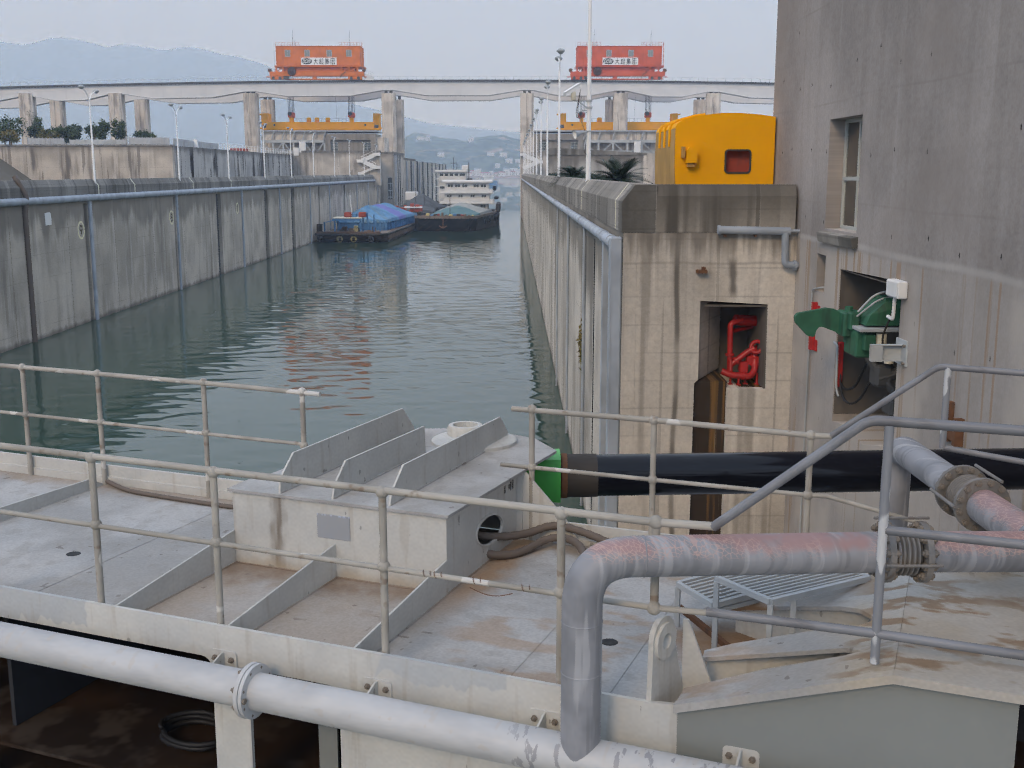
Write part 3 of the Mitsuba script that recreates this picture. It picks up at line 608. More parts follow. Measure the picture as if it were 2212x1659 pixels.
# ---------------------------------------------------------------- grating steps
gs = thing('step_grating', 'small grey steel step of welded bars in front of the hinge platform', 'step')
def quadframe(P, z, w=.035, h=.04):
    P = [np.array(p) for p in P]; ms = []
    for a_, b_ in zip(P, P[1:] + P[:1]): ms.append(beam((*a_, z - h / 2), (*b_, z - h / 2), w, h))
    return ms
Lq = [(.386, 1.55), (.72, 1.235), (.995, 1.62), (.655, 1.935)]; Uq = [(.725, 1.25), (1.16, .94), (1.73, 1.65), (1.30, 1.96)]
for q, z, nb in ((Lq, 8.0, 8), (Uq, 8.2, 11)):
    part(gs, 'frame', G(cat_(quadframe(q, z))), 'steel')
    a_, b_, c_, d_ = [np.array(p) for p in q]
    for i in range(1, nb):
        s = i / nb; part(gs, 'bar', G(beam((*(a_ + (b_ - a_) * s), z - .012), (*(d_ + (c_ - d_) * s), z - .012), .016, .016)), 'steel')
for (u, v), z0, z1 in ((Lq[0], DK, 7.96), (Lq[3], DK, 7.96), ((.735, 1.24), DK, 8.16), (Uq[1], DK, 8.16), ((1.29, 1.11), DK, 8.16), (Uq[2], 8.1, 8.16), (Uq[3], DK, 8.16)):
    part(gs, 'leg', G(box(u - .018, u + .018, v - .018, v + .018, z0, z1)), 'steel')
part(gs, 'cross_bar', G(beam((.725, 1.25, 7.93), (.995, 1.60, 7.93), .02, .03)), 'steel')
single('toe_bar', G(beam((.327, 1.87, DK + .02), (.92, 1.16, DK + .02), .035, .04)), 'rusty', 'rust-stained angle bar lying on the deck under the grating step', 'steel bar')
beads = [sweep([gp(u + s * .012, .03, DK + .004), gp(u + s * .012, 1.47, DK + .004)], .007, 5) for u in (-3.53, -2.52, -1.485) for s in (-1, 1)]
beads += [sweep([gp(-3.53, 1.479, DK + .004), gp(-1.49, 1.479, DK + .004)], .008, 5), sweep([gp(-1.484, 1.49, DK + .004), gp(-1.484, 3.2, DK + .004)], .008, 5)]
beads += [sweep([gp(u + s * .011, v0, 8.326), gp(u + s * .011, v1, 8.326)], .007, 5) for u, v0, v1 in ((-3.05, 1.5, 3.98), (-2.55, 1.52, 3.24), (-2.02, 1.53, 4.05)) for s in (-1, 1)]
part(gate, 'weld_beads', cat_(beads), 'deck', True, kind='stuff')
for u in (-4.6, -.45, 1.45 - 1.2): part(gate, 'plate_seam', sweep([gp(u, .03, DK + .001), gp(u, 3.05, DK + .001)], .004, 5), 'deck', True)
for i, (v0, h_) in enumerate(((2.70, .07), (2.80, .045), (2.84, .085), (2.89, .085))): gpart('paint_mark', box(-1.4888, -1.4868, v0, v0 + .025, 8.20 - h_ / 2, 8.20 + h_ / 2), 'black', parent=cab)
# ================================================================ right lock wall, its end block and the building beside it
def leaves(pts, size, seed=0, up=0.0):
    """one small diamond leaf at each point"""
    r = np.random.default_rng(seed); n = len(pts); d = r.normal(size=(n, 3)); d[:, 2] += up; d /= np.linalg.norm(d, axis=1, keepdims=True)
    q = np.cross(d, r.normal(size=(n, 3))); q /= np.linalg.norm(q, axis=1, keepdims=True); s = size * r.uniform(.6, 1.4, (n, 1))
    v = np.stack([pts - d * s, pts + q * s * .45, pts + d * s, pts - q * s * .45], 1).reshape(-1, 3); i = np.arange(n)[:, None] * 4
    return trimesh.Trimesh(v, np.vstack([i + [0, 1, 2], i + [0, 2, 3]]), process=False)
XR, YE, XB = 2.40, 24.40, 6.15
rw = thing('lock_wall', 'right lock chamber wall of streaked concrete with dark coping and end niche', 'wall')
part(rw, 'side_face', box(XR, XR + .30, YE + .003, 276, -2, 9.72), 'conc_right')
endp = Polygon([(2.703, -2), (XB - .003, -2), (XB - .003, 9.72), (2.703, 9.72)])
niche = Polygon([(4.10, 6.30), (5.60, 6.28), (5.58, 8.17), (4.10, 8.25)]); chan = Polygon([(4.00, -2), (4.74, -2), (4.76, 6.46), (4.70, 6.50), (4.10, 6.50), (4.02, 6.42)])
ef = prism(endp.difference(unary_union([niche, chan])), (0, YE + 1.9, 0), U3, Z3, 1.9)
part(rw, 'end_face', ef, 'conc_end')
part(rw, 'corner_strip', box(XR + .001, 2.70, YE, YE + .5, -2, 9.72), 'conc_end')
part(rw, 'niche_side', prism([(4.05, YE + .02), (4.05, 26.2), (4.88, 26.2)], (0, 0, 6.46), U3, V3, 1.85), 'conc_end')
part(rw, 'niche_back', box(3.0, XB - .01, 26.31, 26.6, -2, 9.70), 'niche')  # back wall toned dark for the depth shade
part(rw, 'niche_shade_stain', cat_([prism([(4.2, YE + .10), (5.58, YE + .06), (5.58, 26.3), (4.95, 26.3)], (0, 0, 8.11), U3, V3, .04), box(5.56, 5.599, YE + .05, 26.3, 6.3, 8.1)]), 'niche')  # added dark sheets paint depth shade on roof and side
part(rw, 'wet_channel', cat_([box(3.99, 4.77, YE + .16, 26.29, -2, 6.44), box(3.99, 5.61, YE + .30, 26.29, 6.20, 6.287)]), 'wet_brown', label='dark wet brown channel stained by running water')
part(rw, 'coping', prism([(2.36, 9.722), (2.36, 10.38), (2.64, 10.74), (3.1, 10.74), (3.1, 9.722)], (0, 276, 0), U3, Z3, 276 - YE + .014), 'conc_coping')
part(rw, 'end_coping', prism([(YE - .012, 9.722), (YE - .012, 10.50), (YE + .10, 10.74), (YE + .8, 10.74), (YE + .8, 9.722)], (2.63, 0, 0), V3, Z3, 3.46), 'conc_endtop')
part(rw, 'top', box(2.703, 60, 26.6, 276, 8.9, 9.72), 'paving')
for y in (25.9, 38.8): part(rw, 'sealed_joint', prism([(2.352, 9.74), (2.352, 10.383), (2.634, 10.747), (2.66, 10.747), (2.66, 9.74)], (0, y + .05, 0), U3, Z3, .1), 'cream')
# ducts and pipes on it
pk = thing('drain_pipe', 'grey-blue pipe running along the right lock wall under its coping', 'pipe')
part(pk, 'pipe', sweep([(2.25, 24.95, 9.47), (2.25, 60, 9.45), (2.25, 275, 9.43)], .135, 16), 'duct', 40)
for y in (25.6, 27.7, 36.4, 47, 58, 70): part(pk, 'coupling', rod((2.25, y - .12, 9.47), (2.25, y + .12, 9.47), .15, 16), 'duct', 40)
single('wall_duct', cat_([box(2.12, 2.392, 24.47, 24.80, -1, 9.62, .03)]), 'duct', 'wide pale blue vertical duct on the corner of the right lock wall', 'duct')
single('wall_duct', cat_([box(2.20, 2.392, 27.4, 27.65, -1, 9.40, .02)]), 'duct', 'narrower pale blue vertical duct just behind the corner duct', 'duct')
for i, (y, r, lb) in enumerate([(36.4, .05, 'thin pale vertical pipe on the right wall beside the weed'), (47, .045, 'thin vertical pipe on the right wall beyond the weed, second from the corner ducts'), (58, .045, 'thin vertical pipe on the right wall, third from the corner ducts')]):
    single('wall_pipe', rod((2.33, y, -1), (2.33, y, 9.4), r, 8), 'duct', lb, 'pipe', smooth=40)
for i in range(6): part(rw, 'ochre_mark', box(2.388, 2.3985, 28.25, 28.42, .6 + 1.4 * i, 1.2 + 1.4 * i), 'ochre')
part(rw, 'ladder_slot', box(2.392, 2.3985, 32.6, 32.9, -1, 9.1), 'black')
r5 = np.random.default_rng(8); pts = np.array([2.33, 37.0, 5.35]) + r5.normal(size=(420, 3)) * [.05, .16, .30]
single('weed', leaves(pts, .07, 3, .8), 'leaf_autumn', 'small green weed tuft growing from the right lock wall', 'plant')
pe = thing('overflow_pipe', 'grey pipe along the end wall with bent outlet into the building wall', 'pipe')
part(pe, 'pipe', sweep([(4.42, 24.25, 9.79), (5.95, 24.25, 9.76)], .085, 14), 'duct', 40)
part(pe, 'drop', sweep(fillet([(5.85, 24.25, 9.74), (5.86, 24.22, 9.05), (6.14, 24.22, 9.03)], .1), .08, 12), 'duct', 40)
part(pe, 'spindle', sweep([(5.95, 24.25, 9.765), (6.2, 24.25, 9.765)], .035, 8), 'duct', 40)
part(pe, 'collar', cat_([rod((6.04, 24.22, 9.03), (6.10, 24.22, 9.03), .115, 12), rod((4.40, 24.25, 9.79), (4.46, 24.25, 9.79), .10, 12)]), 'duct', 40)
for x in (4.55, 5.2, 5.9): part(pe, 'clamp', box(x, x + .04, 24.24, 24.398, 9.64, 9.68), 'rusty')
single('anchor_bar', cat_([box(3.98, 4.20, 24.2, 24.399, 8.86, 8.93), box(4.10, 4.16, 24.2, 24.399, 8.93, 8.99)]), 'rusty', 'small dark steel bar sticking out of the end wall', 'steel bar')
# red pipework in the niche
rp = thing('fire_pipework', 'bright red pipework and valves standing in the niche of the end wall', 'pipes')
RP = lambda nm, P, r, f=.08: part(rp, nm, sweep(fillet(P, f), r, 14), 'red', 40)
RP('riser', [(4.93, 25.1, 6.55), (4.91, 25.1, 7.66), (5.20, 25.2, 7.74)], .062)
RP('drum', [(5.05, 25.25, 7.72), (5.62, 25.5, 7.66)], .125)
RP('branch', [(4.95, 25.3, 7.45), (5.5, 25.6, 7.52)], .05)
RP('inclined_pipe', [(4.92, 25.0, 6.72), (5.30, 25.05, 7.02), (5.46, 25.05, 7.10)], .065)
RP('bottom_pipe', [(4.72, 24.95, 6.60), (4.92, 24.9, 6.52), (5.36, 24.9, 6.48), (5.48, 25.0, 6.62), (5.48, 25.1, 6.95)], .075)
RP('stem', [(4.92, 24.95, 6.5), (4.93, 25.0, 6.85)], .05)
VM = trimesh.geometry.align_vectors([0, 0, 1], [-.5, -.75, .45]); VM[:3, 3] = [5.50, 25.0, 7.14]
part(rp, 'valve_wheel', trimesh.creation.torus(.135, .045, major_sections=24, minor_sections=10, transform=VM), 'red', True)
part(rp, 'valve_body', cat_([box(5.13, 5.32, 24.95, 25.2, 6.55, 6.80, .02), box(5.30, 5.57, 25.0, 25.2, 6.72, 6.92, .02), rod((5.40, 25.1, 6.9), (5.57, 25.3, 7.10), .055, 10)]), 'red', 30)
for x, y in ((4.93, 24.98), (5.10, 24.9), (5.28, 25.05), (5.53, 25.0)): part(rp, 'foot', cat_([rod((x, y, 6.29), (x, y, 6.55), .026, 8), box(x - .05, x + .05, y - .05, y + .05, 6.288, 6.31)]), 'red', 30)
for c, d in (((5.05, 25.02, 6.82), (.38, .05, .30)), ((5.2, 24.9, 6.50), (1, 0, -.1)), ((5.48, 25.04, 6.72), (0, .1, 1)), ((4.92, 25.1, 6.95), (0, 0, 1))):
    part(rp, 'flange', rod(np.array(c) - .025 * np.array(d) / np.linalg.norm(d), np.array(c) + .025 * np.array(d) / np.linalg.norm(d), .10, 16), 'red', 40)
# ---------------------------------------------------------------- building
bd = thing('lock_building', 'tall bare concrete building wall at the right with a window and a deep niche', 'building')
wallp = Polygon([(1.0, -2), (27.2, -2), (27.2, 24), (1.0, 24)])
wn = Polygon([(20.25, 9.92), (22.30, 9.92), (22.30, 12.0), (20.25, 12.0)]); nc = Polygon([(17.72, 6.35), (18.3, 6.5), (19.2, 6.30), (20.2, 6.42), (21.12, 6.30), (21.12, 9.22), (17.72, 9.30)])
sl = Polygon([(22.12, 8.64), (22.75, 8.64), (22.75, 9.40), (22.12, 9.39)])
part(bd, 'wall', prism(wallp.difference(unary_union([wn, nc, sl])), (XB, 0, 0), V3, Z3, 1.25), 'conc_building')
part(bd, 'core', box(XB + 1.26, 18, 1.0, 27.2, -2, 24), 'conc_building')
wi = part(bd, 'window', None, None)
for a_, b_ in (((22.28, 9.94), (22.28, 11.98)), ((20.27, 9.94), (20.27, 11.98)), ((21.35, 9.94), (21.35, 11.98)), ((20.3, 11.96), (22.26, 11.96)), ((20.3, 9.95), (22.26, 9.95)), ((20.3, 10.88), (22.26, 10.88))):
    part(wi, 'frame', beam((XB + .32, *a_), (XB + .32, *b_), .07, .05, (1, 0, 0)), 'window_frame')
for y0, y1, z0, z1 in ((20.31, 21.31, 9.98, 10.84), (21.39, 22.24, 9.98, 10.84), (20.31, 21.31, 10.92, 11.93), (21.39, 22.24, 10.92, 11.93)):
    part(wi, 'pane', (np.array([[XB + .33, y0, z0], [XB + .33, y1, z0], [XB + .33, y1, z1], [XB + .33, y0, z1]]), np.array([[0, 1, 2], [0, 2, 3]])), 'pane')
part(wi, 'blind', box(XB + .42, XB + .43, 20.35, 21.28, 10.95, 11.90), 'blind', label='grey-mauve blind behind the upper right pane')
part(wi, 'room_shade', cat_([box(XB + .60, XB + .62, 20.0, 22.5, 9.7, 12.2), box(XB + .365, XB + .6, 22.27, 22.297, 9.93, 11.99), box(XB + .365, XB + .6, 20.253, 20.27, 9.93, 11.99), box(XB + .365, XB + .6, 20.27, 22.27, 11.975, 11.997)]), 'room_shade')  # added dark sheets painted as the unlit space behind the panes
part(bd, 'niche_shade_stain', cat_([box(XB + 1.22, XB + 1.248, 17.7, 21.13, 6.3, 9.3), box(XB + .02, XB + 1.22, 21.10, 21.118, 6.45, 9.2), box(XB + .02, XB + 1.22, 17.73, 21.1, 9.20, 9.215)]), 'niche')
part(bd, 'sill', prism([(XB - .10, 9.66), (XB - .13, 9.84), (XB + .25, 9.918), (XB + .25, 9.66)], (0, 22.42, 0), U3, Z3, 2.30), 'conc_coping')
# things fixed to the building's wall
jb = thing('junction_box', 'small white electrical box on the building wall at the niche corner', 'electrical box')
part(jb, 'case', box(XB - .16, XB - .005, 17.42, 17.98, 9.06, 9.33, .015), 'white'); part(jb, 'lid', box(XB - .172, XB - .162, 17.45, 17.95, 9.08, 9.31, .004), 'white')
part(jb, 'cable', sweep(fillet([(XB - .08, 17.75, 9.06), (XB - .06, 17.9, 8.8), (XB - .05, 18.35, 8.35), (XB + .02, 18.5, 8.1)], .1), .018, 6), 'rubber', 40)
part(jb, 'elbow', sweep(fillet([(XB - .1, 18.0, 8.72), (XB - .1, 17.75, 8.70), (XB - .1, 17.72, 9.05)], .06), .03, 8), 'white', 40)
bk = thing('channel_bracket', 'grey steel channel arm bolted to the building wall right of the niche', 'bracket')
part(bk, 'channel', cat_([box(5.63, 6.12, 17.50, 17.51, 8.10, 8.33), box(5.63, 6.12, 17.40, 17.51, 8.331, 8.345), box(5.63, 6.12, 17.40, 17.51, 8.085, 8.099), box(5.62, 5.80, 17.385, 17.399, 8.08, 8.35)]), 'steel')
part(bk, 'end_plate', box(6.121, XB - .002, 17.25, 17.75, 8.02, 8.42), 'steel')
for z in (8.06, 8.34): part(bk, 'bolt', rod((6.08, 17.32, z), (6.14, 17.32, z), .025, 6), 'bolt')
cd = thing('conduit', 'thin white conduit bent into the small slot of the building wall and running down it', 'pipe')
part(cd, 'pipe', sweep(fillet([(XB + .2, 22.2, 8.78), (XB - .04, 22.2, 8.76), (XB - .04, 22.85, 8.66), (XB - .04, 22.9, 7.2), (XB - .04, 22.86, .0)], .1), .018, 8), 'steel', 40)
for y, z, h in ((22.58, 8.31, .13), (22.66, 7.56, .22)): single('rail_bracket', cat_([box(XB - .03, XB - .003, y - .25, y + .25, z - h / 2, z + h / 2), box(XB - .10, XB - .003, y - .06, y + .06, z - h / 2, z + h * .9)]), 'red', 'small red steel bracket on the building wall ' + ('above the green hook arm' if z > 8 else 'below the green hook arm'), 'bracket')
single('rusty_bracket', cat_([box(XB - .12, XB - .002, 15.30, 15.42, 7.30, 7.86), box(XB - .12, XB - .002, 14.92, 15.02, 7.32, 7.70), box(XB - .08, XB - .002, 15.02, 15.30, 7.35, 7.48)]), 'rusty', 'rusty U-shaped steel bracket on the building wall', 'bracket')
# green holding hook
hk = thing('gate_hook', 'green steel hook arm and its drive swung out of the building niche', 'machine')
hpoly = Polygon([(5.00, 8.49), (5.05, 8.55), (5.42, 8.62), (5.55, 8.645), (5.70, 8.625), (5.80, 8.57), (5.92, 8.55), (5.92, 8.12), (5.78, 8.20), (5.50, 8.31), (5.43, 8.31), (5.39, 8.25), (5.355, 8.13), (5.24, 8.15), (5.02, 8.38)]).buffer(-.02).buffer(.02, 4)
part(hk, 'hook_plate', prism(hpoly, (0, 19.86, 0), U3, Z3, .12), 'green')
part(hk, 'arm_block', cat_([box(5.78, 6.15, 19.45, 19.95, 8.16, 8.60, .03), box(5.84, 6.02, 19.3, 19.5, 8.30, 8.62, .03), rod((5.93, 19.7, 8.05), (5.93, 19.7, 8.68), .07, 12)]), 'green', 30)
part(hk, 'housing', hullm([(6.02, 19.0, 8.43), (6.95, 19.0, 8.43), (6.02, 19.9, 8.43), (6.95, 19.9, 8.43), (6.10, 19.0, 8.62), (6.95, 19.0, 8.85), (6.35, 19.9, 8.82), (6.95, 19.9, 8.88), (6.36, 19.05, 8.84), (6.95, 19.05, 8.88)]), 'green')
part(hk, 'top_motor', cat_([lathe([(.0, .30), (.16, .30), (.17, .0), (0, 0)], (6.62, 19.4, 8.86), (.5, 0, .35), 18), box(6.35, 6.8, 19.1, 19.6, 8.80, 8.90, .02)]), 'green', 30)
part(hk, 'base_plate', box(5.88, 7.0, 18.85, 20.1, 8.34, 8.40, .01), 'steel')
part(hk, 'gearbox', cat_([box(5.90, 6.28, 19.1, 19.8, 7.86, 8.34, .03), box(6.0, 6.2, 18.95, 19.1, 8.0, 8.28, .02)]), 'green', 30)
part(hk, 'cylinder', rod((6.30, 19.0, 7.86), (6.30, 19.0, 8.30), .09, 14), 'cream', 40)
part(hk, 'cylinder', rod((6.42, 18.9, 7.80), (6.42, 18.9, 8.05), .08, 14), 'cream', 40)
part(hk, 'linkage', cat_([rod((6.15, 19.2, 7.86), (6.60, 19.0, 7.25), .07, 10), rod((6.40, 19.2, 7.75), (6.9, 19.1, 7.45), .09, 10), box(6.25, 6.55, 19.0, 19.4, 7.35, 7.75, .05), box(6.5, 7.0, 18.9, 19.4, 6.85, 7.15, .04), rod((6.3, 19.1, 7.5), (6.7, 19.1, 7.62), .11, 10)]), 'steel_dark', 30)
for P in ([(6.22, 21.05, 7.65), (6.22, 21.0, 7.1), (6.25, 20.75, 6.98), (6.3, 20.3, 7.1), (6.35, 19.8, 7.7)], [(6.22, 20.98, 7.3), (6.22, 20.9, 6.90), (6.22, 20.4, 6.76), (6.28, 19.9, 6.95), (6.35, 19.5, 7.45)]):
    part(hk, 'cable', sweep(fillet(P, .4, 9), .022, 8), 'black', True)
part(hk, 'guide_rail', box(XB + .02, XB + .10, 20.95, 21.05, 7.0, 7.85), 'red')
part(hk, 'conduit', sweep(fillet([(XB - .02, 21.2, 7.82), (XB - .02, 20.95, 7.80), (XB - .02, 20.9, 7.0), (XB - .0, 20.8, 6.85)], .08), .022, 8), 'steel', 40)
part(hk, 'hoses', cat_([sweep(fillet([(6.0, 19.4, 8.62), (6.25, 19.3, 8.95), (6.55, 19.2, 9.02), (6.9, 19.1, 8.95)], .2), .02, 8), sweep(fillet([(5.95, 19.3, 8.55), (6.3, 19.2, 8.88), (6.6, 19.1, 8.92)], .2), .016, 8)]), 'steel', 40)
# yellow hood on the wall top
hd = thing('machine_hood', 'bright yellow sheet-metal hood with rounded shoulder and a small window on the wall top', 'hood')
prof = Polygon([(3.86, 10.0), (3.79, 11.2), (3.79, 12.02), (3.83, 12.11), (3.95, 12.18), (4.35, 12.29), (4.85, 12.345), (5.3, 12.345), (5.75, 12.31), (6.10, 12.26), (6.10, 10.0)])
wnd = rrect(4.98, 5.53, 11.00, 11.49, .06)
part(hd, 'front_panel', prism(prof.difference(wnd), (0, 26.72, 0), U3, Z3, .02), 'yellow')
part(hd, 'shell', cat_([prism(LineString(list(prof.exterior.coords)[2:-2]).buffer(.012).intersection(prof.buffer(.002)), (0, 30.3, 0), U3, Z3, 3.575), box(3.86, 6.1, 30.3, 30.32, 10, 12.1)]), 'yellow', 40)
part(hd, 'side_panel', hullm([(3.845, 26.723, 10.0), (3.845, 30.29, 10.0), (3.775, 26.723, 11.5), (3.775, 30.29, 11.5), (3.80, 26.723, 10.0), (3.80, 30.29, 10.0), (3.79, 26.723, 12.0), (3.79, 30.29, 12.0)]), 'yellow_shaded_dirty', label='left side panel with shade and dirt in its brownish colour')
arc = [(3.765, 11.6), (3.768, 12.02), (3.81, 12.13), (3.94, 12.205), (4.35, 12.315), (4.6, 12.35)]
for y in (27.5, 28.4, 29.3): part(hd, 'rib', sweep([(x, y, z) for x, z in arc], .035, 8), 'yellow', True)
part(hd, 'window_frame', prism(wnd.buffer(.035).difference(wnd.buffer(-.004)), (0, 26.70, 0), U3, Z3, .025), 'rubber')
part(hd, 'window_back', box(4.9, 5.6, 26.95, 26.97, 10.9, 11.6), 'red_panel', label='dull red panel behind the hood window')
lb = part(hd, 'lamp_box', prism(Polygon([(4.03, 11.21), (4.27, 11.21), (4.27, 11.50), (4.20, 11.57), (4.10, 11.57), (4.03, 11.48)]), (0, 26.695, 0), U3, Z3, .26), 'yellow')
part(hd, 'lamp_bracket', cat_([box(3.93, 4.0, 26.5, 26.695, 11.33, 11.58), box(4.06, 4.22, 26.5, 26.66, 11.12, 11.205)]), 'yellow_shaded_dirty')
# ---------------------------------------------------------------- camera pole, lamps, plants on the right wall
cp = thing('camera_pole', 'tall white pole on the right wall carrying a camera and a horn loudspeaker', 'pole')
part(cp, 'shaft', sweep([(2.66, 40, 10.35), (2.66, 40, 13.5), (2.66, 40, 18.2)], [.088, .075, .056], 18), 'lamp_white', 40)
for z in (13.19, 13.42): part(cp, 'clamp', rod((2.66, 40, z - .035), (2.66, 40, z + .035), .12, 14), 'steel', 40)
part(cp, 'clamp', rod((2.66, 40, 12.37), (2.66, 40, 12.42), .10, 14), 'steel', 40)
part(cp, 'cable', cat_([sweep(fillet(P, .15), .011, 6) for P in ([(2.36, 39.8, 13.8), (2.25, 39.8, 13.1), (2.28, 39.8, 12.75), (2.58, 39.9, 13.05)], [(2.33, 39.8, 13.7), (2.2, 39.8, 13.0), (2.24, 39.8, 12.8), (2.42, 39.9, 13.1), (2.58, 39.9, 13.1)], [(2.36, 39.8, 12.95), (2.4, 39.8, 12.7), (2.52, 39.85, 12.4)], [(2.56, 39.9, 12.25), (2.48, 39.85, 12.0), (2.5, 39.85, 11.7), (2.6, 39.9, 11.6)])]), 'rubber', 40)
sc_ = thing('security_camera', 'white box security camera tilted down on its pole bracket', 'camera')
ax_ = np.array([1.77 - 2.36, -.25, 13.58 - 13.95]); ax_ /= np.linalg.norm(ax_); c0 = np.array([2.06, 39.75, 13.78])
part(sc_, 'housing', beam(c0 - ax_ * .33, c0 + ax_ * .33, .15, .15), 'lamp_white')
part(sc_, 'sun_shield', beam(c0 - ax_ * .30 + [.03, 0, .085], c0 + ax_ * .40 + [.03, 0, .085], .19, .016), 'white')
part(sc_, 'head', cat_([box(2.03, 2.19, 39.68, 39.84, 13.52, 13.72, .03), rod((2.11, 39.76, 13.44), (2.11, 39.76, 13.55), .085, 12)]), 'cream', 30)
part(sc_, 'arm', cat_([beam((2.08, 39.76, 13.43), (2.66, 39.95, 13.43), .03), beam((2.25, 39.8, 13.42), (2.58, 39.95, 13.19), .03)]), 'steel')
ls = thing('loudspeaker', 'grey horn loudspeaker on the white pole below the camera', 'loudspeaker')
part(ls, 'horn', lathe([(.165, .0), (.155, .005), (.12, .08), (.07, .18), (.045, .27), (.045, .33), (0, .33)], (2.15, 39.7, 12.28), (.83, .35, .18), 24), 'lamp_head', 40)
part(ls, 'mouth', lathe([(.155, .01), (.06, .12), (0, .13)], (2.15, 39.7, 12.28), (.83, .35, .18), 24), 'white', 40)
part(ls, 'mount', cat_([rod((2.42, 39.81, 12.34), (2.62, 39.93, 12.39), .028, 8), box(2.50, 2.56, 39.82, 39.9, 12.18, 12.35, .01)]), 'steel')
def lamp(x, y, z0, z1, label, group, near):
    t = thing('street_lamp', label, 'street lamp', group)
    part(t, 'pole', sweep([(x, y, z0), (x, y, z0 + 3), (x, y, z1 - .9)], [.085, .07, .05], 10), 'lamp_white', 40)
    for s, k in ((-1, .0), (1, -.12)):
        part(t, 'arm', sweep(fillet([(x, y, z1 - 1.0), (x, y + s * .35, z1 - .45), (x, y + s * 1.35, z1 - .02 + k)], .3, 5), .035, 6), 'lamp_white', 40)
        hd_ = lathe([(0, .13), (.12, .11), (.22, .03), (.24, -.02), (.20, -.06), (.10, -.16), (0, -.19)], (x, y + s * 1.5, z1 + k), (0, 0, 1), 14)
        part(t, 'lamp_head', hd_, 'lamp_head', True)
    return t
RL = [66, 88, 107, 126, 146, 165, 184, 203, 224, 246, 265]
for i, y in enumerate(RL): lamp(2.70, y, 10.5, 17.6, ('nearest twin-headed white street lamp on the right lock wall', 'second twin-headed street lamp along the right lock wall', 'third twin-headed street lamp along the right lock wall')[i] if i < 3 else ['fourth', 'fifth', 'sixth', 'seventh', 'eighth', 'ninth', 'tenth', 'farthest'][i - 3] + ' white street lamp along the right lock wall counted from the camera pole', 'street lamps on the right wall', i < 3)
LL = [87.0, 109.2, 128.4, 147.0, 164.8, 183.3, 205, 224, 246, 268]
ordn = ['nearest and leftmost', 'second', 'third', 'fourth', 'fifth', 'sixth', 'seventh', 'eighth', 'ninth', 'last']
for i, y in enumerate(LL): lamp(-31.75, y, 10.1, 17.2, f'white twin-headed street lamp on the left lock wall, {ordn[i]} of its row', 'street lamps on the left wall', True)
def cycad(x, y, z, n, L, label, seed, group=None):
    r = np.random.default_rng(seed); t = thing('cycad', label, 'plant', group)
    part(t, 'trunk', lathe([(.12, 0), (.15, .12), (.10, .3), (0, .33)], (x, y, z), (0, 0, 1), 10), 'bark', True)
    V, F = [], []
    for i in range(n):
        az = i * 2.399 + r.uniform(-.2, .2); el = r.uniform(.15, 1.15); ln = L * r.uniform(.8, 1.1); s = np.linspace(0, 1, 15)
        rad = ln * (s * math.cos(el) + .12 * s * s); h = ln * (s * math.sin(el) - .62 * s * s * math.cos(el))
        P = np.stack([x + rad * math.cos(az), y + rad * math.sin(az), z + .3 + h], 1); sd = np.array([-math.sin(az), math.cos(az), 0])
        for j in range(1, 15):
            w = ln * .20 * math.sin(math.pi * min(1, s[j] * .85 + .12)); d = P[j] - P[j - 1]; dn = d / np.linalg.norm(d)
            for sg in (-1, 1):
                tip = P[j] + sd * sg * w + dn * w * .7 + np.array([0, 0, -.05 * w + .25 * w]); b = len(V)
                V += [P[j] - dn * .035, P[j] + dn * .04, tip]; F.append([b, b + 1, b + 2])
            b = len(V); V += [P[j - 1] + sd * .008, P[j - 1] - sd * .008, P[j] - sd * .006, P[j] + sd * .006]; F += [[b, b + 1, b + 2], [b, b + 2, b + 3]]
    part(t, 'fronds', trimesh.Trimesh(np.array(V), np.array(F), process=False), 'leaf_dark')
cycad(4.30, 46, 10.28, 80, 1.55, 'large dark cycad with arching fronds right of the camera pole', 2)
cycad(3.35, 62, 10.35, 60, 1.35, 'smaller cycad left of the camera pole behind the coping', 3)
r5 = np.random.default_rng(21)
for y0, y1, lb in ((47, 60, 'low dark hedge behind the coping beside the large cycad'), (63, 100, 'long low dark hedge behind the coping beyond the small cycad')):
    n = int((y1 - y0) * 260); P = np.stack([r5.uniform(3.2, 4.9, n), r5.uniform(y0, y1, n), 10.0 + 1.30 * r5.uniform(0, 1, n) ** .5 * (.8 + .25 * np.sin(r5.uniform(0, 60, 1) + np.arange(n) * 0))], 1)
    P[:, 2] += .18 * (meshkit.noise(P * .9, 4) - .5); single('hedge', leaves(P, .10, 5), 'leaf_dark', lb, 'hedge')
# ================================================================ left lock wall
XL = -31.6
lw = thing('lock_wall', 'long grey left lock chamber wall streaked black, with numbered rings and a dark coping', 'wall')
slots = [(83.9, 84.6), (106.2, 106.75), (121.6, 123.6), (145.4, 147.4), (163, 165.5), (186, 187.2), (214, 216)]
edges = [2.0] + [q for s in slots for q in s] + [276.0]
part(lw, 'face', cat_([box(XL - .8, XL, a, b, -2, 9.36) for a, b in zip(edges[::2], edges[1::2])]), 'conc_chamber')
for a, b in slots: part(lw, 'recess', box(XL - .9, XL - .35, a, b, -2, 8.72), 'steel_dark')
part(lw, 'recess_head', cat_([box(XL - .8, XL - .002, a + .001, b - .001, 8.72, 9.36) for a, b in slots]), 'conc_chamber')
part(lw, 'coping', prism([(XL + .06, 9.362), (XL + .06, 10.0), (XL - .30, 10.48), (XL - .9, 10.48), (XL - .9, 9.362)], (0, 276, 0), U3, Z3, 274), 'conc_coping')
for y in (73.5, 87.1, 95.5, 113.0, 128.5): part(lw, 'coping_joint', prism([(XL + .065, 9.37), (XL + .065, 10.002), (XL - .296, 10.486), (XL - .32, 10.486), (XL - .32, 9.37)], (0, y + .11, 0), U3, Z3, .22), 'cream')
lp_ = thing('drain_pipe', 'long grey-blue pipe along the left lock wall just under its coping', 'pipe')
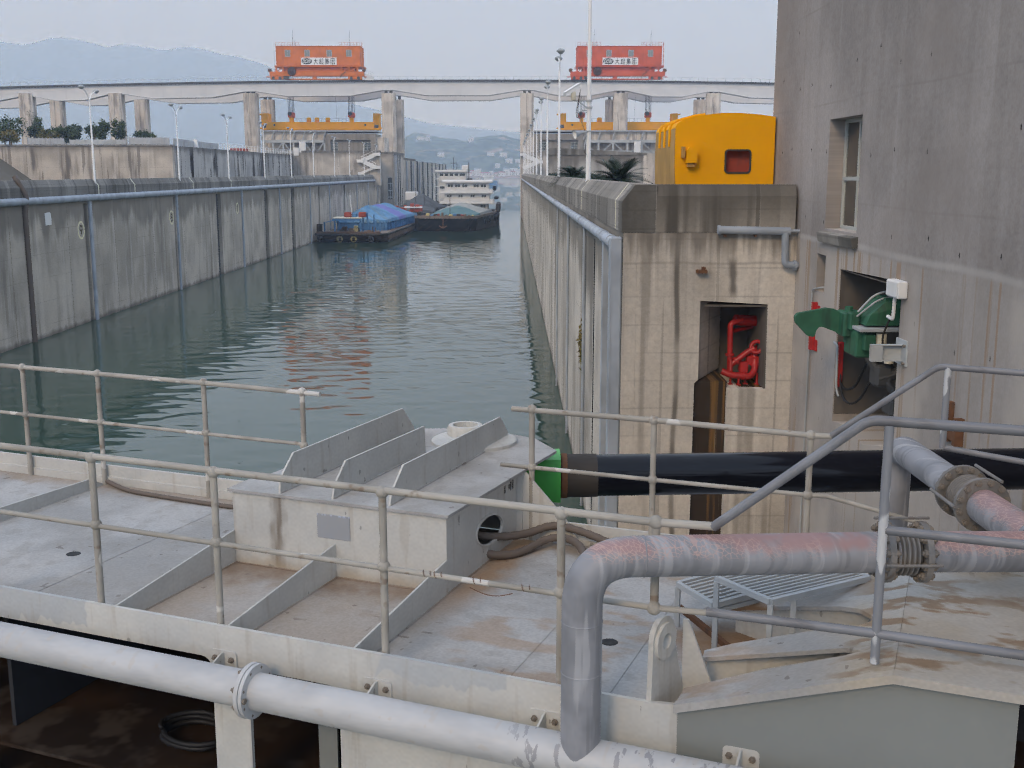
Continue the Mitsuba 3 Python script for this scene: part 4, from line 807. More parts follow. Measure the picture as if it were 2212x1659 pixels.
part(lp_, 'pipe', sweep([(XL + .18, 2, 9.14), (XL + .18, 275, 9.14)], .24, 14), 'duct', 40)
for y in (84.4, 106.7, 120, 145, 165): part(lp_, 'coupling', rod((XL + .18, y - .3, 9.14), (XL + .18, y + .3, 9.14), .27, 14), 'duct', 40)
for i, (y, w) in enumerate([(85.0, .42), (107.1, .34), (133.0, .36), (154.7, .34), (178, .3), (197, .3), (232, .34), (250, .34), (268, .34)]):
    single('wall_duct', box(XL - .02, XL + .16, y - w / 2, y + w / 2, -1, 8.92, .04), 'duct', ['widest grey vertical pipe down the left wall right of the number nine', 'grey vertical pipe down the left wall right of the number eight', 'grey vertical pipe down the left wall right of the third ring'][i] if i < 3 else ['fourth', 'fifth', 'sixth', 'seventh', 'eighth', 'last'][i - 3] + ' grey vertical pipe along the left lock wall counted from the near end', 'pipe', 'vertical pipes on the left wall')
single('standing_pipe', sweep(fillet([(XL - .25, 73.2, 10.75), (XL - .12, 73.2, 10.5), (XL + .30, 73.6, 9.4), (XL + .12, 73.5, 8.6), (XL + .12, 73.5, -1)], .5), .17, 10), 'hose', 'brown upright pipe bent over the left wall coping at the far left', 'pipe', smooth=40)
single('wall_plate', box(XL + .001, XL + .03, 76.85, 77.85, 7.45, 8.30, .01), 'white', 'small blank white rectangular plate on the left lock wall', 'plate')
for num, y, z, sc in (('9', 83.15, 6.82, 1.0), ('8', 105.45, 6.87, 1.0), ('7', 130.9, 6.95, 1.0)):
    k = part(lw, 'number_ring', prism(Point(0, 0).buffer(.66).difference(Point(0, 0).buffer(.52)), (XL + .004, y, z), V3, Z3, .012), 'ring_cream', label=f'cream ring painted round the number {num}')
    tm = meshkit.text_mesh(num, .72, .012, True); c = tm.bounds.mean(0); tm.apply_translation([-c[0], -c[1], 0])
    M = np.eye(4); M[:3, 0], M[:3, 1], M[:3, 2], M[:3, 3] = V3, Z3, U3, [XL + .004, y, z]; tm.apply_transform(M); part(k, 'numeral', tm, 'digit')
# terraces behind the left wall
setting('terrace', cat_([box(-90, XL - .8, 2, 276, 5, 9.0)]), 'paving')
setting('embankment', cat_([hullm([(-69.5, y, 8.9) for y in (20, 168.9)] + [(-77.5, y, 14.5) for y in (20, 168.9)] + [(-140, y, z) for y in (20, 168.9) for z in (8.9, 14.5)])]), 'soil')
uw = thing('retaining_wall', 'tall beige retaining wall with dark vertical stains on the upper left terrace', 'wall')
part(uw, 'front', box(-100, -50, 169, 170, 8.9, 14.75), 'conc_front_lit')
part(uw, 'return', box(-51, -50.002, 170.001, 261.9, 8.9, 14.85), 'conc_chamber2')
part(uw, 'crest', cat_([box(-100, -49.85, 168.85, 170, 14.752, 15.0)]), 'conc_coping')
setting('upper_terrace', cat_([box(-220, -51.0, 170.0, 262, 8.9, 14.70), box(-220, -31.9, 262.5, 380, 8.9, 15.2), box(-260, -100, 169, 261, 8.9, 14.7)]), 'soil')
# fences and planters on the upper terrace
fc = thing('terrace_fence', 'pale grey panel fence along the top of the left retaining wall', 'fence')
def fence_run(x0, x1, y, z, h, n, mt):
    for i in range(n):
        a = x0 + (x1 - x0) * i / n; b = x0 + (x1 - x0) * (i + 1) / n
        part(fc, 'panel', box(a + .05, b - .05, y, y + .06, z + .1, z + h), mt); part(fc, 'post', box(a - .04, a + .04, y - .02, y + .08, z, z + h + .12), 'steel')
fence_run(-71.3, -65.9, 169.4, 14.95, .95, 10, 'fence_white'); fence_run(-65.2, -56.9, 169.6, 14.95, .75, 8, 'steel'); fence_run(-56.4, -50.4, 169.4, 14.95, 1.05, 9, 'fence_white')
for i in range(10):
    y0, y1 = 171 + i * 2.6, 173.4 + i * 2.6
    part(fc, 'panel', box(-50.4, -50.3, y0, y1, 14.9, 15.95 - .02 * i), 'fence_white' if i % 3 else 'steel')
rl = thing('terrace_rail', 'thin pale railing on the far part of the left retaining wall', 'railing')
part(rl, 'rail', cat_([beam((-50.3, 197, z), (-50.3, 261, z), .06) for z in (15.4, 15.9)]), 'lamp_white')
for i in range(26): part(rl, 'post', box(-50.34, -50.26, 197 + 2.5 * i, 197.1 + 2.5 * i, 14.86, 15.95), 'lamp_white')
single('sentry_marker', hullm([(-47.9 - 2.2 + s * .35 * w, 182 + t * .3, z) for s in (-1, 1) for t in (-1, 1) for z, w in ((14.86, 1.1), (16.1, .75))]), 'lamp_white', 'small white marker block on the left retaining wall by the fence end', 'marker')
def tree(x, y, z, h, cw, label, seed, mt='leaf', sparse=False, group=None):
    r = np.random.default_rng(seed); t = thing('tree', label, 'tree', group)
    tr = [sweep([(x, y, z), (x + .1, y, z + h * .45), (x + r.uniform(-.3, .3), y, z + h * .85)], [.12, .09, .03], 6)]
    C = []
    for i in range(9 if not sparse else 6):
        a = r.uniform(0, 2 * np.pi); q = np.array([x + cw * .8 * r.uniform(.2, 1) * math.cos(a), y + cw * .8 * r.uniform(.2, 1) * math.sin(a), z + h * r.uniform(.45, .95)]); C.append(q)
        tr.append(rod((x + .05, y, z + h * .4), q, .035, 5, .012))
    part(t, 'trunk', cat_(tr), 'bark')
    P = np.vstack([c + r.normal(size=(130 if not sparse else 26, 3)) * [cw * .20, cw * .20, h * .085] for c in C])
    part(t, 'crown', leaves(P, .20 if not sparse else .12, seed), mt)
TR = [(-80.6, 178, 3.4, 1.3, 'small green tree at the far left edge above the retaining wall', 'leaf', 0), (-79.4, 180, 3.0, 1.1, 'thin yellowing bush beside the leftmost tree', 'leaf_autumn', 0), (-76.2, 175, 4.4, 2.3, 'broad dark tree in front of the leftmost bridge pier', 'leaf', 0), (-73.6, 178, 3.9, 1.3, 'dark tree at the right side of the leftmost bridge pier', 'leaf', 0),
      (-75.6, 182, 5.4, .7, 'bare slender tree between the two leftmost piers', 'leaf', 1), (-74.6, 182, 5.0, .7, 'second bare slender tree between the two leftmost piers', 'leaf', 1), (-75.4, 172.5, 2.2, 1.5, 'yellow-green bush under the broad dark tree', 'leaf_autumn', 0), (-71.2, 176, 2.4, 1.9, 'yellowish rounded bush left of the second pier', 'leaf_autumn', 0), (-69.8, 177, 2.9, 1.8, 'olive bush in front of the second pier', 'leaf', 0),
      (-68.3, 178, 2.6, 1.6, 'green bush right of the second pier', 'leaf', 0), (-67.2, 177, 3.5, 1.7, 'rounded dark green tree left of the tall street lamp', 'leaf', 0), (-66.2, 182, 2.8, 1.0, 'thin tree just right of the tall street lamp pole', 'leaf', 1), (-63.9, 176, 3.5, 1.5, 'dark tree left of the third pier', 'leaf', 0), (-62.6, 177, 3.4, .9, 'leaning tree against the third pier', 'leaf', 0), (-60.6, 178, 3.8, 1.3, 'dark tree right of the third pier', 'leaf', 0), (-59.0, 181, 1.6, 1.0, 'low bush left of the fourth pier', 'leaf', 0), (-57.7, 180, 2.4, 1.8, 'rounded bush at the foot of the fourth pier', 'leaf', 0)]
for i, (x, y, h, cw, lb, mt, sp) in enumerate(TR): tree(x, y, 14.7, h * 1.05, cw * .95, lb, 40 + i, mt, bool(sp))
# ================================================================ far lock head, tower, guide wall
lh = thing('concrete_block', 'beige concrete end wall under the left gate building', 'wall')
part(lh, 'front', box(-48.6, -30.2, 262, 264, 8, 15.45), 'conc_far'); part(lh, 'crest', box(-48.0, -30.1, 261.85, 264, 15.452, 15.85), 'conc_coping'); part(lh, 'step', box(-50.0, -48.602, 262, 264, 8, 14.7), 'conc_far')
st = thing('stairs', 'white zigzag stairs climbing the left lock head', 'stairs')
def flight(t, a, b, w=.9):
    part(t, 'flight', beam(a, b, .12, w, (0, 0, 1)), 'white')
    for s in (0, 1): pass
    a, b = np.array(a), np.array(b); part(t, 'handrail', cat_([beam(a + [0, -.3, 1.0], b + [0, -.3, 1.0], .05)] + [beam(a + (b - a) * q + [0, -.3, 0], a + (b - a) * q + [0, -.3, 1], .04) for q in np.linspace(0, 1, 6)]), 'lamp_white')
flight(st, (-34.2, 261.2, 10.9), (-31.0, 261.2, 12.2), .5); flight(st, (-31.0, 261.0, 12.0), (-34.3, 261.0, 13.6), .9); flight(st, (-34.3, 261.2, 13.5), (-31.0, 261.2, 15.0), .9)
for x, z in ((-30.7, 12.1), (-34.6, 13.5), (-30.7, 15.0), (-34.4, 10.7)): part(st, 'landing', box(x - .7, x + .7, 260.6, 261.8, z - .35, z + .35), 'white')
tw = thing('lock_tower', 'grooved concrete tower block at the far end of the left lock wall', 'tower')
part(tw, 'block', cat_([box(-31.59, -28.3, 274, 300, -2, 15.3)]), 'conc_far')
part(tw, 'crest', box(-31.7, -28.15, 273.85, 300, 15.302, 15.8), 'conc_coping')
for y in (276.5, 279.5, 283.5, 288.5): part(tw, 'groove', box(-28.298, -28.18, y, y + (1.3 if y > 280 else .7), -1, 15.2), 'duct' if y < 280 else 'steel_dark')
part(tw, 'ladder_slot', box(-29.75, -28.75, 273.97, 273.998, 4.6, 9.9), 'steel_dark')
for z in (5.0, 6.6, 8.2, 9.7): part(tw, 'frame_bar', box(-29.85, -28.65, 273.84, 273.96, z, z + .22), 'steel')
for x in (-29.85, -29.25, -28.75): part(tw, 'frame_bar', box(x, x + .12, 273.86, 273.965, 4.6, 8.6), 'steel')
gw = thing('guide_wall', 'far concrete guide wall of tall buttressed panels behind the boats', 'wall')
for i in range(9):
    y0 = 302 + i * 21; part(gw, 'panel', box(-31.5, -28.6 + .0 * i, y0, y0 + 20.6, -2, 14.2), 'conc_far'); part(gw, 'pilaster', box(-29.0, -28.2, y0 + 20.605, y0 + 20.995, -2, 14.3), 'steel_dark')
for y in (309, 330, 352): part(gw, 'pilaster', box(-28.598, -28.3, y, y + 1.0, -1, 14.0), 'duct')
# ================================================================ crane bridge
def pier(x, y, z0, z1, label):
    t = thing('bridge_pier', label, 'pier', None)
    w = 1.9; c = .62; o = [(-w + c, -w), (-.25, -w), (-.25, -w + .22), (.25, -w + .22), (.25, -w), (w - c, -w), (w, -w + c), (w, -.25), (w - .2, -.25), (w - .2, .25), (w, .25), (w, w - c), (w - c, w), (-w + c, w), (-w, w - c), (-w, .25), (-w + .2, .25), (-w + .2, -.25), (-w, -.25), (-w, -w + c)]
    part(t, 'shaft', prism(o, (x, y, z0), U3, V3, z1 - z0), 'conc_pier')
    for s in (-.7, .7): part(t, 'bearing', box(x + s - .35, x + s + .35, y - .8, y + .8, z1, z1 + .75 + (.35 if s > 0 else 0)), 'steel_dark')
PX = [(-175, 'off the left edge of the photo'), (-135.6, 'leftmost'), (-110.6, 'second from the left'), (-73.0, 'third from the left'), (-34.5, 'left of the chamber exit'), (4.2, 'right of the chamber exit'), (30.4, 'in front of the right yellow beam'), (56.3, 'beside the yellow hood'), (95, 'hidden by the building')]
for x, lb in PX:
    if x in (-175, 95): continue
    pier(x, 324, 8.9, 32.6, f'pale octagonal concrete pier under the near bridge girder, {lb}')
for x, lb in ((-136.3, 'leftmost'), (-111.0, 'second from the left'), (-73.2, 'behind the left end of the left yellow beam'), (-34.4, 'left of the chamber exit'), (29.9, 'half hidden behind a near pier'), (56.5, 'beside the yellow hood')):
    pier(x, 347, 8.9, 32.3, f'concrete pier under the far bridge girder, {lb}')
def girder(y, ztop, label, dz):
    t = thing('crane_girder', label, 'bridge'); xs_ = [-178] + [p[0] for p in PX[1:-1]] + [98]
    cam = lambda x: -0.0000 * x - 1.05 * ((x + 12) / 92.0) ** 2 * .9
    up, lo = [], []
    for a, b in zip(xs_, xs_[1:]):
        q = min(9.0, (b - a) * .28)
        for x, d in ((a, 2.55), (a + 1.6, 2.55), (a + 1.6 + q, 4.0), (b - 1.6 - q, 4.0), (b - 1.6, 2.55)): lo.append((x, ztop + cam(x) - d)); up.append((x, ztop + cam(x)))
    lo.append((xs_[-1], ztop + cam(xs_[-1]) - 2.55)); up.append((xs_[-1], ztop + cam(xs_[-1])))
    lo = [(x, max(z, 33.0 + cam(x) * .7 if False else z)) for x, z in lo]
    part(t, 'web', prism(lo + up[::-1], (0, y + .9, 0), U3, Z3, 1.8), 'girder')
    fl_ = unary_union([LineString(up).buffer(.24, cap_style=2)]); part(t, 'top_flange', prism(fl_, (0, y + 1.6, 0), U3, Z3, 3.2), 'girder_edge')
    bf = LineString(lo).buffer(.07, cap_style=2); part(t, 'bottom_flange', prism(bf, (0, y + 1.2, 0), U3, Z3, 2.4), 'steel')
    r = []; s2 = []
    for x in np.arange(-176, 97, 2.45):
        z = ztop + cam(x); r.append(box(x - .035, x + .035, y - 1.55, y - 1.48, z + .15, z + 1.15)); s2.append(box(x - .06, x + .06, y - 1.02, y - .903, z - .55, z - .1))
    r += [beam((a[0], y - 1.5, a[1] + 1.12), (b[0], y - 1.5, b[1] + 1.12), .05) for a, b in zip(up, up[1:])]
    part(t, 'walkway_rail', cat_(r), 'steel', kind='stuff'); part(t, 'stiffeners', cat_(s2), 'steel', kind='stuff')
girder(324, 36.05, 'pale grey haunched steel crane girder crossing the picture, nearer of the two', 0)
girder(347, 36.05, 'pale grey haunched steel crane girder seen below and behind the nearer one', 0)
# ================================================================ gantry cranes with signs
def stroke(pts, w): return LineString(pts).buffer(w, cap_style=2, join_style=1)
GL = {'da': [[(.05, .62), (.95, .62)], [(.5, .96), (.49, .6), (.36, .30), (.08, .03)], [(.5, .6), (.65, .28), (.94, .03)]],
      'qi': [[(.08, .82), (.46, .82)], [(.27, .97), (.27, .62)], [(.04, .62), (.5, .62)], [(.28, .62), (.28, .14)], [(.28, .40), (.46, .40)], [(.14, .46), (.03, .08)], [(.08, .26), (.30, .08), (.97, .05)], [(.58, .87), (.9, .87)], [(.9, .89), (.9, .55)], [(.58, .57), (.92, .57)], [(.6, .57), (.6, .24)], [(.58, .23), (.92, .23), (.92, .36)]],
      'ji': [[(.36, .98), (.10, .66)], [(.25, .82), (.25, .40)], [(.52, .98), (.58, .86)], [(.25, .84), (.9, .84)], [(.25, .70), (.86, .70)], [(.25, .56), (.86, .56)], [(.2, .42), (.92, .42)], [(.56, .84), (.56, .42)], [(.04, .27), (.96, .27)], [(.5, .42), (.5, .0)], [(.47, .26), (.08, .02)], [(.53, .26), (.92, .02)]],
      'tuan': [[(.1, .0), (.1, .95)], [(.9, .0), (.9, .95)], [(.06, .93), (.94, .93)], [(.06, .05), (.94, .05)], [(.24, .68), (.78, .68)], [(.58, .86), (.58, .17), (.46, .2)], [(.55, .66), (.24, .24)]]}
def gantry(ox, mtl, label, slabel, mirror):
    t = thing('gantry_crane', label, 'crane'); Y = 322.0
    P = lambda nm, m, b=mtl, s=False, **k: part(t, nm, m, b, s, **k)
    X = lambda a: ox + a                                   # ox: left end of the house
    z0, z1 = 40.0, 45.1
    P('house', box(X(0), X(23.3), Y, Y + 8, z0, z1, .08)); P('roof', box(X(-.1), X(23.4), Y - .1, Y + 8.1, z1, z1 + .12))
    P('skirt', box(X(-.4), X(23.9), Y - .25, Y + 8.2, z0 - .35, z0 - .02), 'rusty' if False else mtl)
    for a in (2.5, 7.9, 14.0, 19.4):
        w = P('window', box(X(a), X(a + 1.5), Y - .03, Y + .02, 42.35, 44.15), 'steel'); part(w, 'pane', box(X(a + .1), X(a + 1.4), Y - .045, Y - .031, 42.45, 44.05), 'window_grey'); part(w, 'mullion', box(X(a + .72), X(a + .80), Y - .06, Y - .046, 42.45, 44.05), 'steel')
    # roof railing, masts
    rr = []
    for a, b in ((0, 6.6), (17.5, 23.3)):
        rr += [beam((X(a), Y + .2, z1 + 1.1), (X(b), Y + .2, z1 + 1.1), .05), beam((X(a), Y + .2, z1 + .6), (X(b), Y + .2, z1 + .6), .04)] + [box(X(c) - .03, X(c) + .03, Y + .17, Y + .23, z1, z1 + 1.15) for c in np.arange(a, b + .01, .8)]
    P('roof_rail', cat_(rr), mtl)
    for a in (-.55, 23.75): P('ladder', cat_([rod((X(a), Y + .2 + d, 38.3), (X(a), Y + .2 + d, z1 + 1.2), .05, 6) for d in (0, .5)] + [rod((X(a), Y + .2, z), (X(a), Y + .7, z), .03, 5) for z in np.arange(38.6, z1 + 1, .5)]), 'lamp_white' if a < 0 else mtl)
    for a in (4.55, 20.3): P('mast', rod((X(a), Y + 1, z1), (X(a), Y + 1, 49.6), .055, 6, .03), 'steel_dark')
    P('mast', rod((X(5.2), Y + 1, z1), (X(5.2), Y + 1, 46.8), .06, 6), 'steel_dark')
    # main girder, legs, bogies, reel
    P('main_girder', box(X(1.5), X(21.5), Y + .9, Y + 2.2, 38.1, 39.62)); P('end_beam', box(X(-1.9), X(24.2), Y - .3, Y + 1.3, 37.15, 38.35, .05))
    P('main_girder', box(X(1.5), X(21.5), Y + 6, Y + 7.2, 38.1, 39.62))
    for a in (-.3, 1.6, 3.3, 17.8, 19.9, 22.2): P('strut', box(X(a), X(a + .45), Y + .0, Y + .5, 38.36, 39.64))
    for a, b in ((18.3, 19.9), (20.3, 22.2), (.2, 1.6)): P('brace', beam((X(a), Y + .25, 38.4), (X(b), Y + .25, 39.6), .22))
    for a in (-1.7, 19.8): P('bogie', box(X(a), X(a + 3.8), Y - .2, Y + 1.2, 36.25, 37.14, .05))
    for a in (-.9, 1.0, 20.7, 22.7):
        P('wheel', rod((X(a), Y - .3, 36.62), (X(a), Y + .9, 36.62), .42, 16), 'steel_dark', 40)
    P('sill_beam', box(X(2.2), X(19.7), Y + .2, Y + 1.0, 36.2, 36.5)); P('centre_post', box(X(9.9), X(11.0), Y - .1, Y + 1.1, 36.21, 37.14))
    P('walkway_rail', cat_([beam((X(4.3), Y + .4, z), (X(19.2), Y + .4, z), .05) for z in (36.75, 37.05)] + [box(X(c) - .04, X(c) + .04, Y + .37, Y + .43, 36.5, 37.1) for c in np.arange(4.3, 19.2, .55)]), 'lamp_white')
    P('cabinet', box(X(1.9), X(3.6), Y - .28, Y - .2, 36.3, 37.1), 'steel_dark')
    rc = 4.3 if not mirror else 5.5
    P('cable_reel', lathe([(0, .3), (.3, .3), (.35, .12), (1.0, .12), (1.15, .25), (1.15, -.25), (0, -.25)], (X(rc), Y - .45, 38.4), (0, -1, 0), 26), 'reel', 40)
    P('hose_arm', sweep([(X(19.2), Y - .4, 38.3), (X(18.2), Y - .5, 37.6), (X(17.6), Y - .5, 36.6)], .1, 6), 'rusty')
    if not mirror:
        P('stair', hullm([(X(24.3), Y + .2 + d, z) for d in (0, .8) for z in (36.1, 38.0)] + [(X(26.9), Y + .2 + d, z) for d in (0, .8) for z in (36.1, 36.9)]), 'girder'); P('stair_rail', cat_([beam((X(24.3), Y + .2, 39.0), (X(26.9), Y + .2, 37.9), .05)] + [beam((X(24.3 + 2.6 * q), Y + .2, 38 - 1.1 * q), (X(24.3 + 2.6 * q), Y + .2, 39 - 1.1 * q), .04) for q in np.linspace(0, 1, 6)]), 'steel')
    P('side_pipe', rod((X(-2.8), Y, 36.95), (X(-1.9), Y, 36.95), .15, 8)); P('buffer', rod((X(24.2), Y, 36.95), (X(24.9), Y, 36.95), .15, 8))
    for a in ((-2.2, -1.4), (23.9, 24.6)): P('end_gear', cat_([lathe([(.0, .2), (.5, .2), (.5, -.2), (0, -.2)], (X(a[0] + .3), Y, 38.7), (0, -1, 0), 14), box(X(a[0]), X(a[1]), Y - .1, Y + .5, 38.35, 39.0)]), 'rusty', 30)
    # ropes down to the lifting beam
    # sign
    sx, sz, sw, sh = X(6.9), 40.13, 9.85, 1.97
    sg = P('sign', box(sx, sx + sw, Y - .12, Y - .002, sz, sz + sh), 'sign_white', label=slabel)
    el = aff.scale(Point(0, 0).buffer(1, 24), 1.45, .82)
    part(sg, 'emblem', prism(el, (sx + 1.6, Y - .122, sz + sh / 2), U3, Z3, .012), 'sign_black')
    tm = meshkit.text_mesh('DCW', .98, .012, True); c = tm.bounds.mean(0); tm.apply_translation([-c[0], -c[1], 0]); tm.vertices[:, 0] *= 2.15 / (tm.bounds[1, 0] - tm.bounds[0, 0]); tm.vertices[:, 0] += tm.vertices[:, 1] * .22
    M = np.eye(4); M[:3, 0], M[:3, 1], M[:3, 2], M[:3, 3] = U3, Z3, -V3, [sx + 1.6, Y - .136, sz + sh / 2]; tm.apply_transform(M); part(sg, 'lettering', tm, 'sign_white')
    for i, g_ in enumerate(('da', 'qi', 'ji', 'tuan')):
        pl = unary_union([stroke(p, .055) for p in GL[g_]]); pl = aff.scale(pl, 1.25, 1.62, origin=(0, 0)); part(sg, 'character', prism(pl, (sx + 3.45 + i * 1.56, Y - .122, sz + .18), U3, Z3, .02), 'sign_black')
    return t
gantry(-65.2, 'orange', 'orange gantry crane with a white lettered sign on the bridge at the left', 'white sign lettered DCW in an oval and four Chinese characters', False)
gantry(18.1, 'red_orange', 'red-orange gantry crane with a white lettered sign on the bridge at the right', 'white sign lettered DCW in an oval and four Chinese characters', True)
def lifting_beam(x0, x1, label, ropes, motors):
    t = thing('lifting_beam', label, 'lifting beam'); Y = 333.0
    part(t, 'beam', box(x0, x1, Y, Y + 2, 23.05, 25.25, .06), 'yellow'); part(t, 'beam', box(x0, x1, Y + 4, Y + 6, 23.05, 25.25, .06), 'yellow')
    for a, b in ((x0 - 1.4, x0 + .6), (x1 - .3, x1 + 1.4)):
        part(t, 'end_post', box(a, b, Y + .4, Y + 5, 23.0, 27.7, .05), 'yellow'); part(t, 'guide_arm', box(a - .7 if a < x0 else b - .2, a + .2 if a < x0 else b + .7, Y + .2, Y + .9, 27.2, 27.55), 'yellow'); part(t, 'guide_arm', box(a - .7 if a < x0 else b - .2, a + .2 if a < x0 else b + .7, Y + .2, Y + .9, 23.3, 23.7), 'yellow')
        part(t, 'guide_shoe', box(a + .3, b - .2, Y + .33, Y + .398, 23.6, 24.5), 'steel_dark')
    for x in ropes:
        part(t, 'lug', box(x - .5, x + .5, Y + .3, Y + 2.2, 25.2, 26.5), 'yellow'); b_ = part(t, 'pulley_block', box(x - .95, x + .95, Y + .2, Y + 2.2, 26.45, 28.0, .25), 'red_orange'); part(b_, 'sheave', rod((x - .3, Y + .15, 27.6), (x - .3, Y + 2.3, 27.6), .6, 14), 'steel_dark', 40)
        part(t, 'ropes', cat_([rod((x + d, Y + 1 + e, 27.8), (x + d, Y + 1 + e, 37.0), .045, 5) for d in (-.8, -.4, 0, .4, .8) for e in (-.3, .3)]), 'steel_dark', kind='stuff')
    for x in motors: part(t, 'motor', lathe([(0, .7), (.6, .6), (.7, 0), (.6, -.6), (0, -.7)], (x, Y + 1.2, 25.9), (1, .2, 0), 14), 'yellow', 40)
    for x in (x0 + 2.4, x1 - 2.6): part(t, 'port', rod((x, Y - .04, 24.4), (x, Y + .02, 24.4), .3, 12), 'steel_dark', 40)
    for x in (x0 + 8, x1 - 11): part(t, 'thin_rope', rod((x, Y + 1, 25.2), (x, Y + 1, 37), .025, 5), 'steel_dark')
    for x in ((x0 + x1) / 2 - 9, (x0 + x1) / 2 + 7.5): part(t, 'hook_plate', box(x, x + 2.2, Y - .1, Y + 2.1, 22.5, 23.04), 'yellow')
    part(t, 'handrail', cat_([beam((x0 + 6, Y + 3, 26.4), (x1 - 6, Y + 3, 26.4), .05)] + [box(x - .03, x + .03, Y + 2.97, Y + 3.03, 25.0, 26.4) for x in np.arange(x0 + 6, x1 - 6, 1.2)]), 'steel', kind='stuff')
lifting_beam(-71.0, -39.8, 'yellow steel lifting beam hanging on ropes below the orange crane', (-63.8, -46.4), (-58.8, -56.5, -53.3))
lifting_beam(15.0, 46.5, 'yellow steel lifting beam hanging on ropes below the red-orange crane', (20.1, 39.3), (25.3,))
# gate buildings under the beams
def gate_building(xs0, xs1, xc0, xc1, label, mirror):
    t = thing('gate_building', label, 'building'); Y = 290.0
    part(t, 'roof', box(min(xs0, xc0) - .3, max(xs1, xc1) + .2, Y - .5, Y + 14, 21.05, 21.35), 'steel'); part(t, 'back_wall', box(xs0, xs1, Y + 3.5, Y + 4, 15.4, 21.0), 'conc_pier')
    part(t, 'beam', box(xs0, xs1, Y - .2, Y + .3, 18.3, 19.0), 'steel'); n = 6
    for i in range(n + 1):
        x = xs0 + (xs1 - xs0) * i / n
        part(t, 'column', box(x - .22, x + .22, Y - .1, Y + .2, 15.3, 18.3), 'steel')
        part(t, 'curved_rib', sweep([(x - .2, Y - .1, 19.0), (x + .05, Y - .2, 20.0), (x + .45, Y - .3, 21.05)], .17, 6), 'steel')
        if i < n:
            w = (xs1 - xs0) / n; part(t, 'brace', beam((x + .2, Y, 15.4), (x + w - .2, Y, 18.3), .24) if i % 2 else beam((x + .2, Y, 18.3), (x + w - .2, Y, 15.4), .24), 'steel')
    part(t, 'upper_panel', box(xs0, xs1, Y + .6, Y + .8, 19.0, 21.0), 'conc_pier'); part(t, 'low_wall', box(xs0, xs1, Y + .5, Y + .7, 15.2, 16.4), 'steel')
    part(t, 'block', cat_([box(xc0, xc1, Y + .9, Y + 12, 15.2, 20.5), box(xc0, xc1, Y, Y + .895, 19.0, 20.5), box(xc0, xc0 + 1.3, Y, Y + .895, 15.2, 18.998), box(xc1 - 1.3, xc1, Y, Y + .895, 15.2, 18.998)]), 'conc_far')
    for x in (xc0 + 1.35, xc1 - 3.1):
        w = part(t, 'window', box(x, x + 1.75, Y + .80, Y + .898, 16.3, 18.5), 'window_frame')
        for a, b in ((.08, .84), (.92, 1.67)):
            for z in (16.4, 17.1, 17.8): part(w, 'pane', box(x + a, x + b, Y + .78, Y + .798, z, z + .6), 'glass_dark')
    part(t, 'side_block', box(xc1 + .001 if not mirror else xc0 - 2, xc1 + 2.0 if not mirror else xc0 - .001, Y + 1, Y + 12, 15.2, 19.7), 'conc_pier')
    part(t, 'parapet_box', cat_([box((xs0 + xs1) / 2 + 1.6, (xs0 + xs1) / 2 + 3.2, Y - 1.2, Y - .4, 15.2, 18.6)]), 'white')
gate_building(-62.9, -47.3, -47.1, -34.3, 'gate machinery building with a steel truss front below the left yellow beam', False)
gate_building(18.2, 40.0, 5.6, 18.0, 'gate machinery building with a pale concrete block below the right yellow beam', True)
single('container', box(-64.4, -60.6, 262.5, 264.5, 14.7, 16.4, .05), 'red_panel', 'dull red container on the terrace left of the left lock head', 'container')
single('clutter_box', box(-49.9, -48.7, 262.2, 263.6, 14.702, 16.5, .05), 'white', 'white cabinet on the terrace at the left corner of the lock head', 'cabinet')
# right side: retaining wall, stairs, block
rwall = thing('retaining_wall', 'grey concrete parapet wall behind the right hedge', 'wall')
part(rwall, 'front', box(3.9, 15.2, 130, 131, 8.9, 12.9), 'conc_far2'); part(rwall, 'crest', hullm([(x, y, z) for x, z in ((3.8, 12.902), (15.3, 12.902), (3.8, 13.75), (15.3, 13.15)) for y in (129.85, 131)]), 'conc_coping')
part(rwall, 'return', hullm([(x, y, z) for x, y in ((14.9, 129.99), (19.2, 129.99), (19.2, 134)) for z in (8.9, 13.1)]), 'conc_pier')
setting('right_terrace', box(15, 120, 134, 300, 8.9, 12.2), 'soil')
setting('right_terrace', box(5.3, 120, 284, 380, 8.9, 15.2), 'paving')
rb = thing('concrete_block', 'concrete end block of the right lock wall carrying white stairs', 'wall'); part(rb, 'block', box(2.2, 5.4, 272, 300, -2, 15.6), 'conc_far'); part(rb, 'face', box(5.401, 22, 283, 284, 8.9, 15.6), 'conc_far')
st2 = thing('stairs', 'white zigzag stairs at the far end of the right lock wall', 'stairs')
flight(st2, (2.7, 271.2, 15.0), (6.4, 271.2, 13.5), .9); flight(st2, (6.4, 271.0, 13.4), (2.6, 271.0, 11.9), .9)
for x, z in ((6.7, 13.4), (2.5, 15.1)): part(st2, 'landing', box(x - .6, x + .6, 270.6, 271.8, z - .3, z + .3), 'white')
r5 = np.random.default_rng(31)
for x, y, z, h, lb in ((29.4, 312, 12.2, 4.3, 'small bush at the foot of the pier in front of the right yellow beam'), (22.5, 150, 12.2, 1.5, 'low bush on the right terrace beside the yellow hood'), (20.0, 148, 12.2, 1.1, 'lowest bush on the right terrace left of the yellow hood')):
    t = thing('bush', lb, 'plant'); P = np.array([x, y, z + h * .45]) + r5.normal(size=(420, 3)) * [h * .28, h * .28, h * .22]; P[:, 2] = np.maximum(P[:, 2], z); put(leaves(P, .05 * h, 5), 'leaf', t)
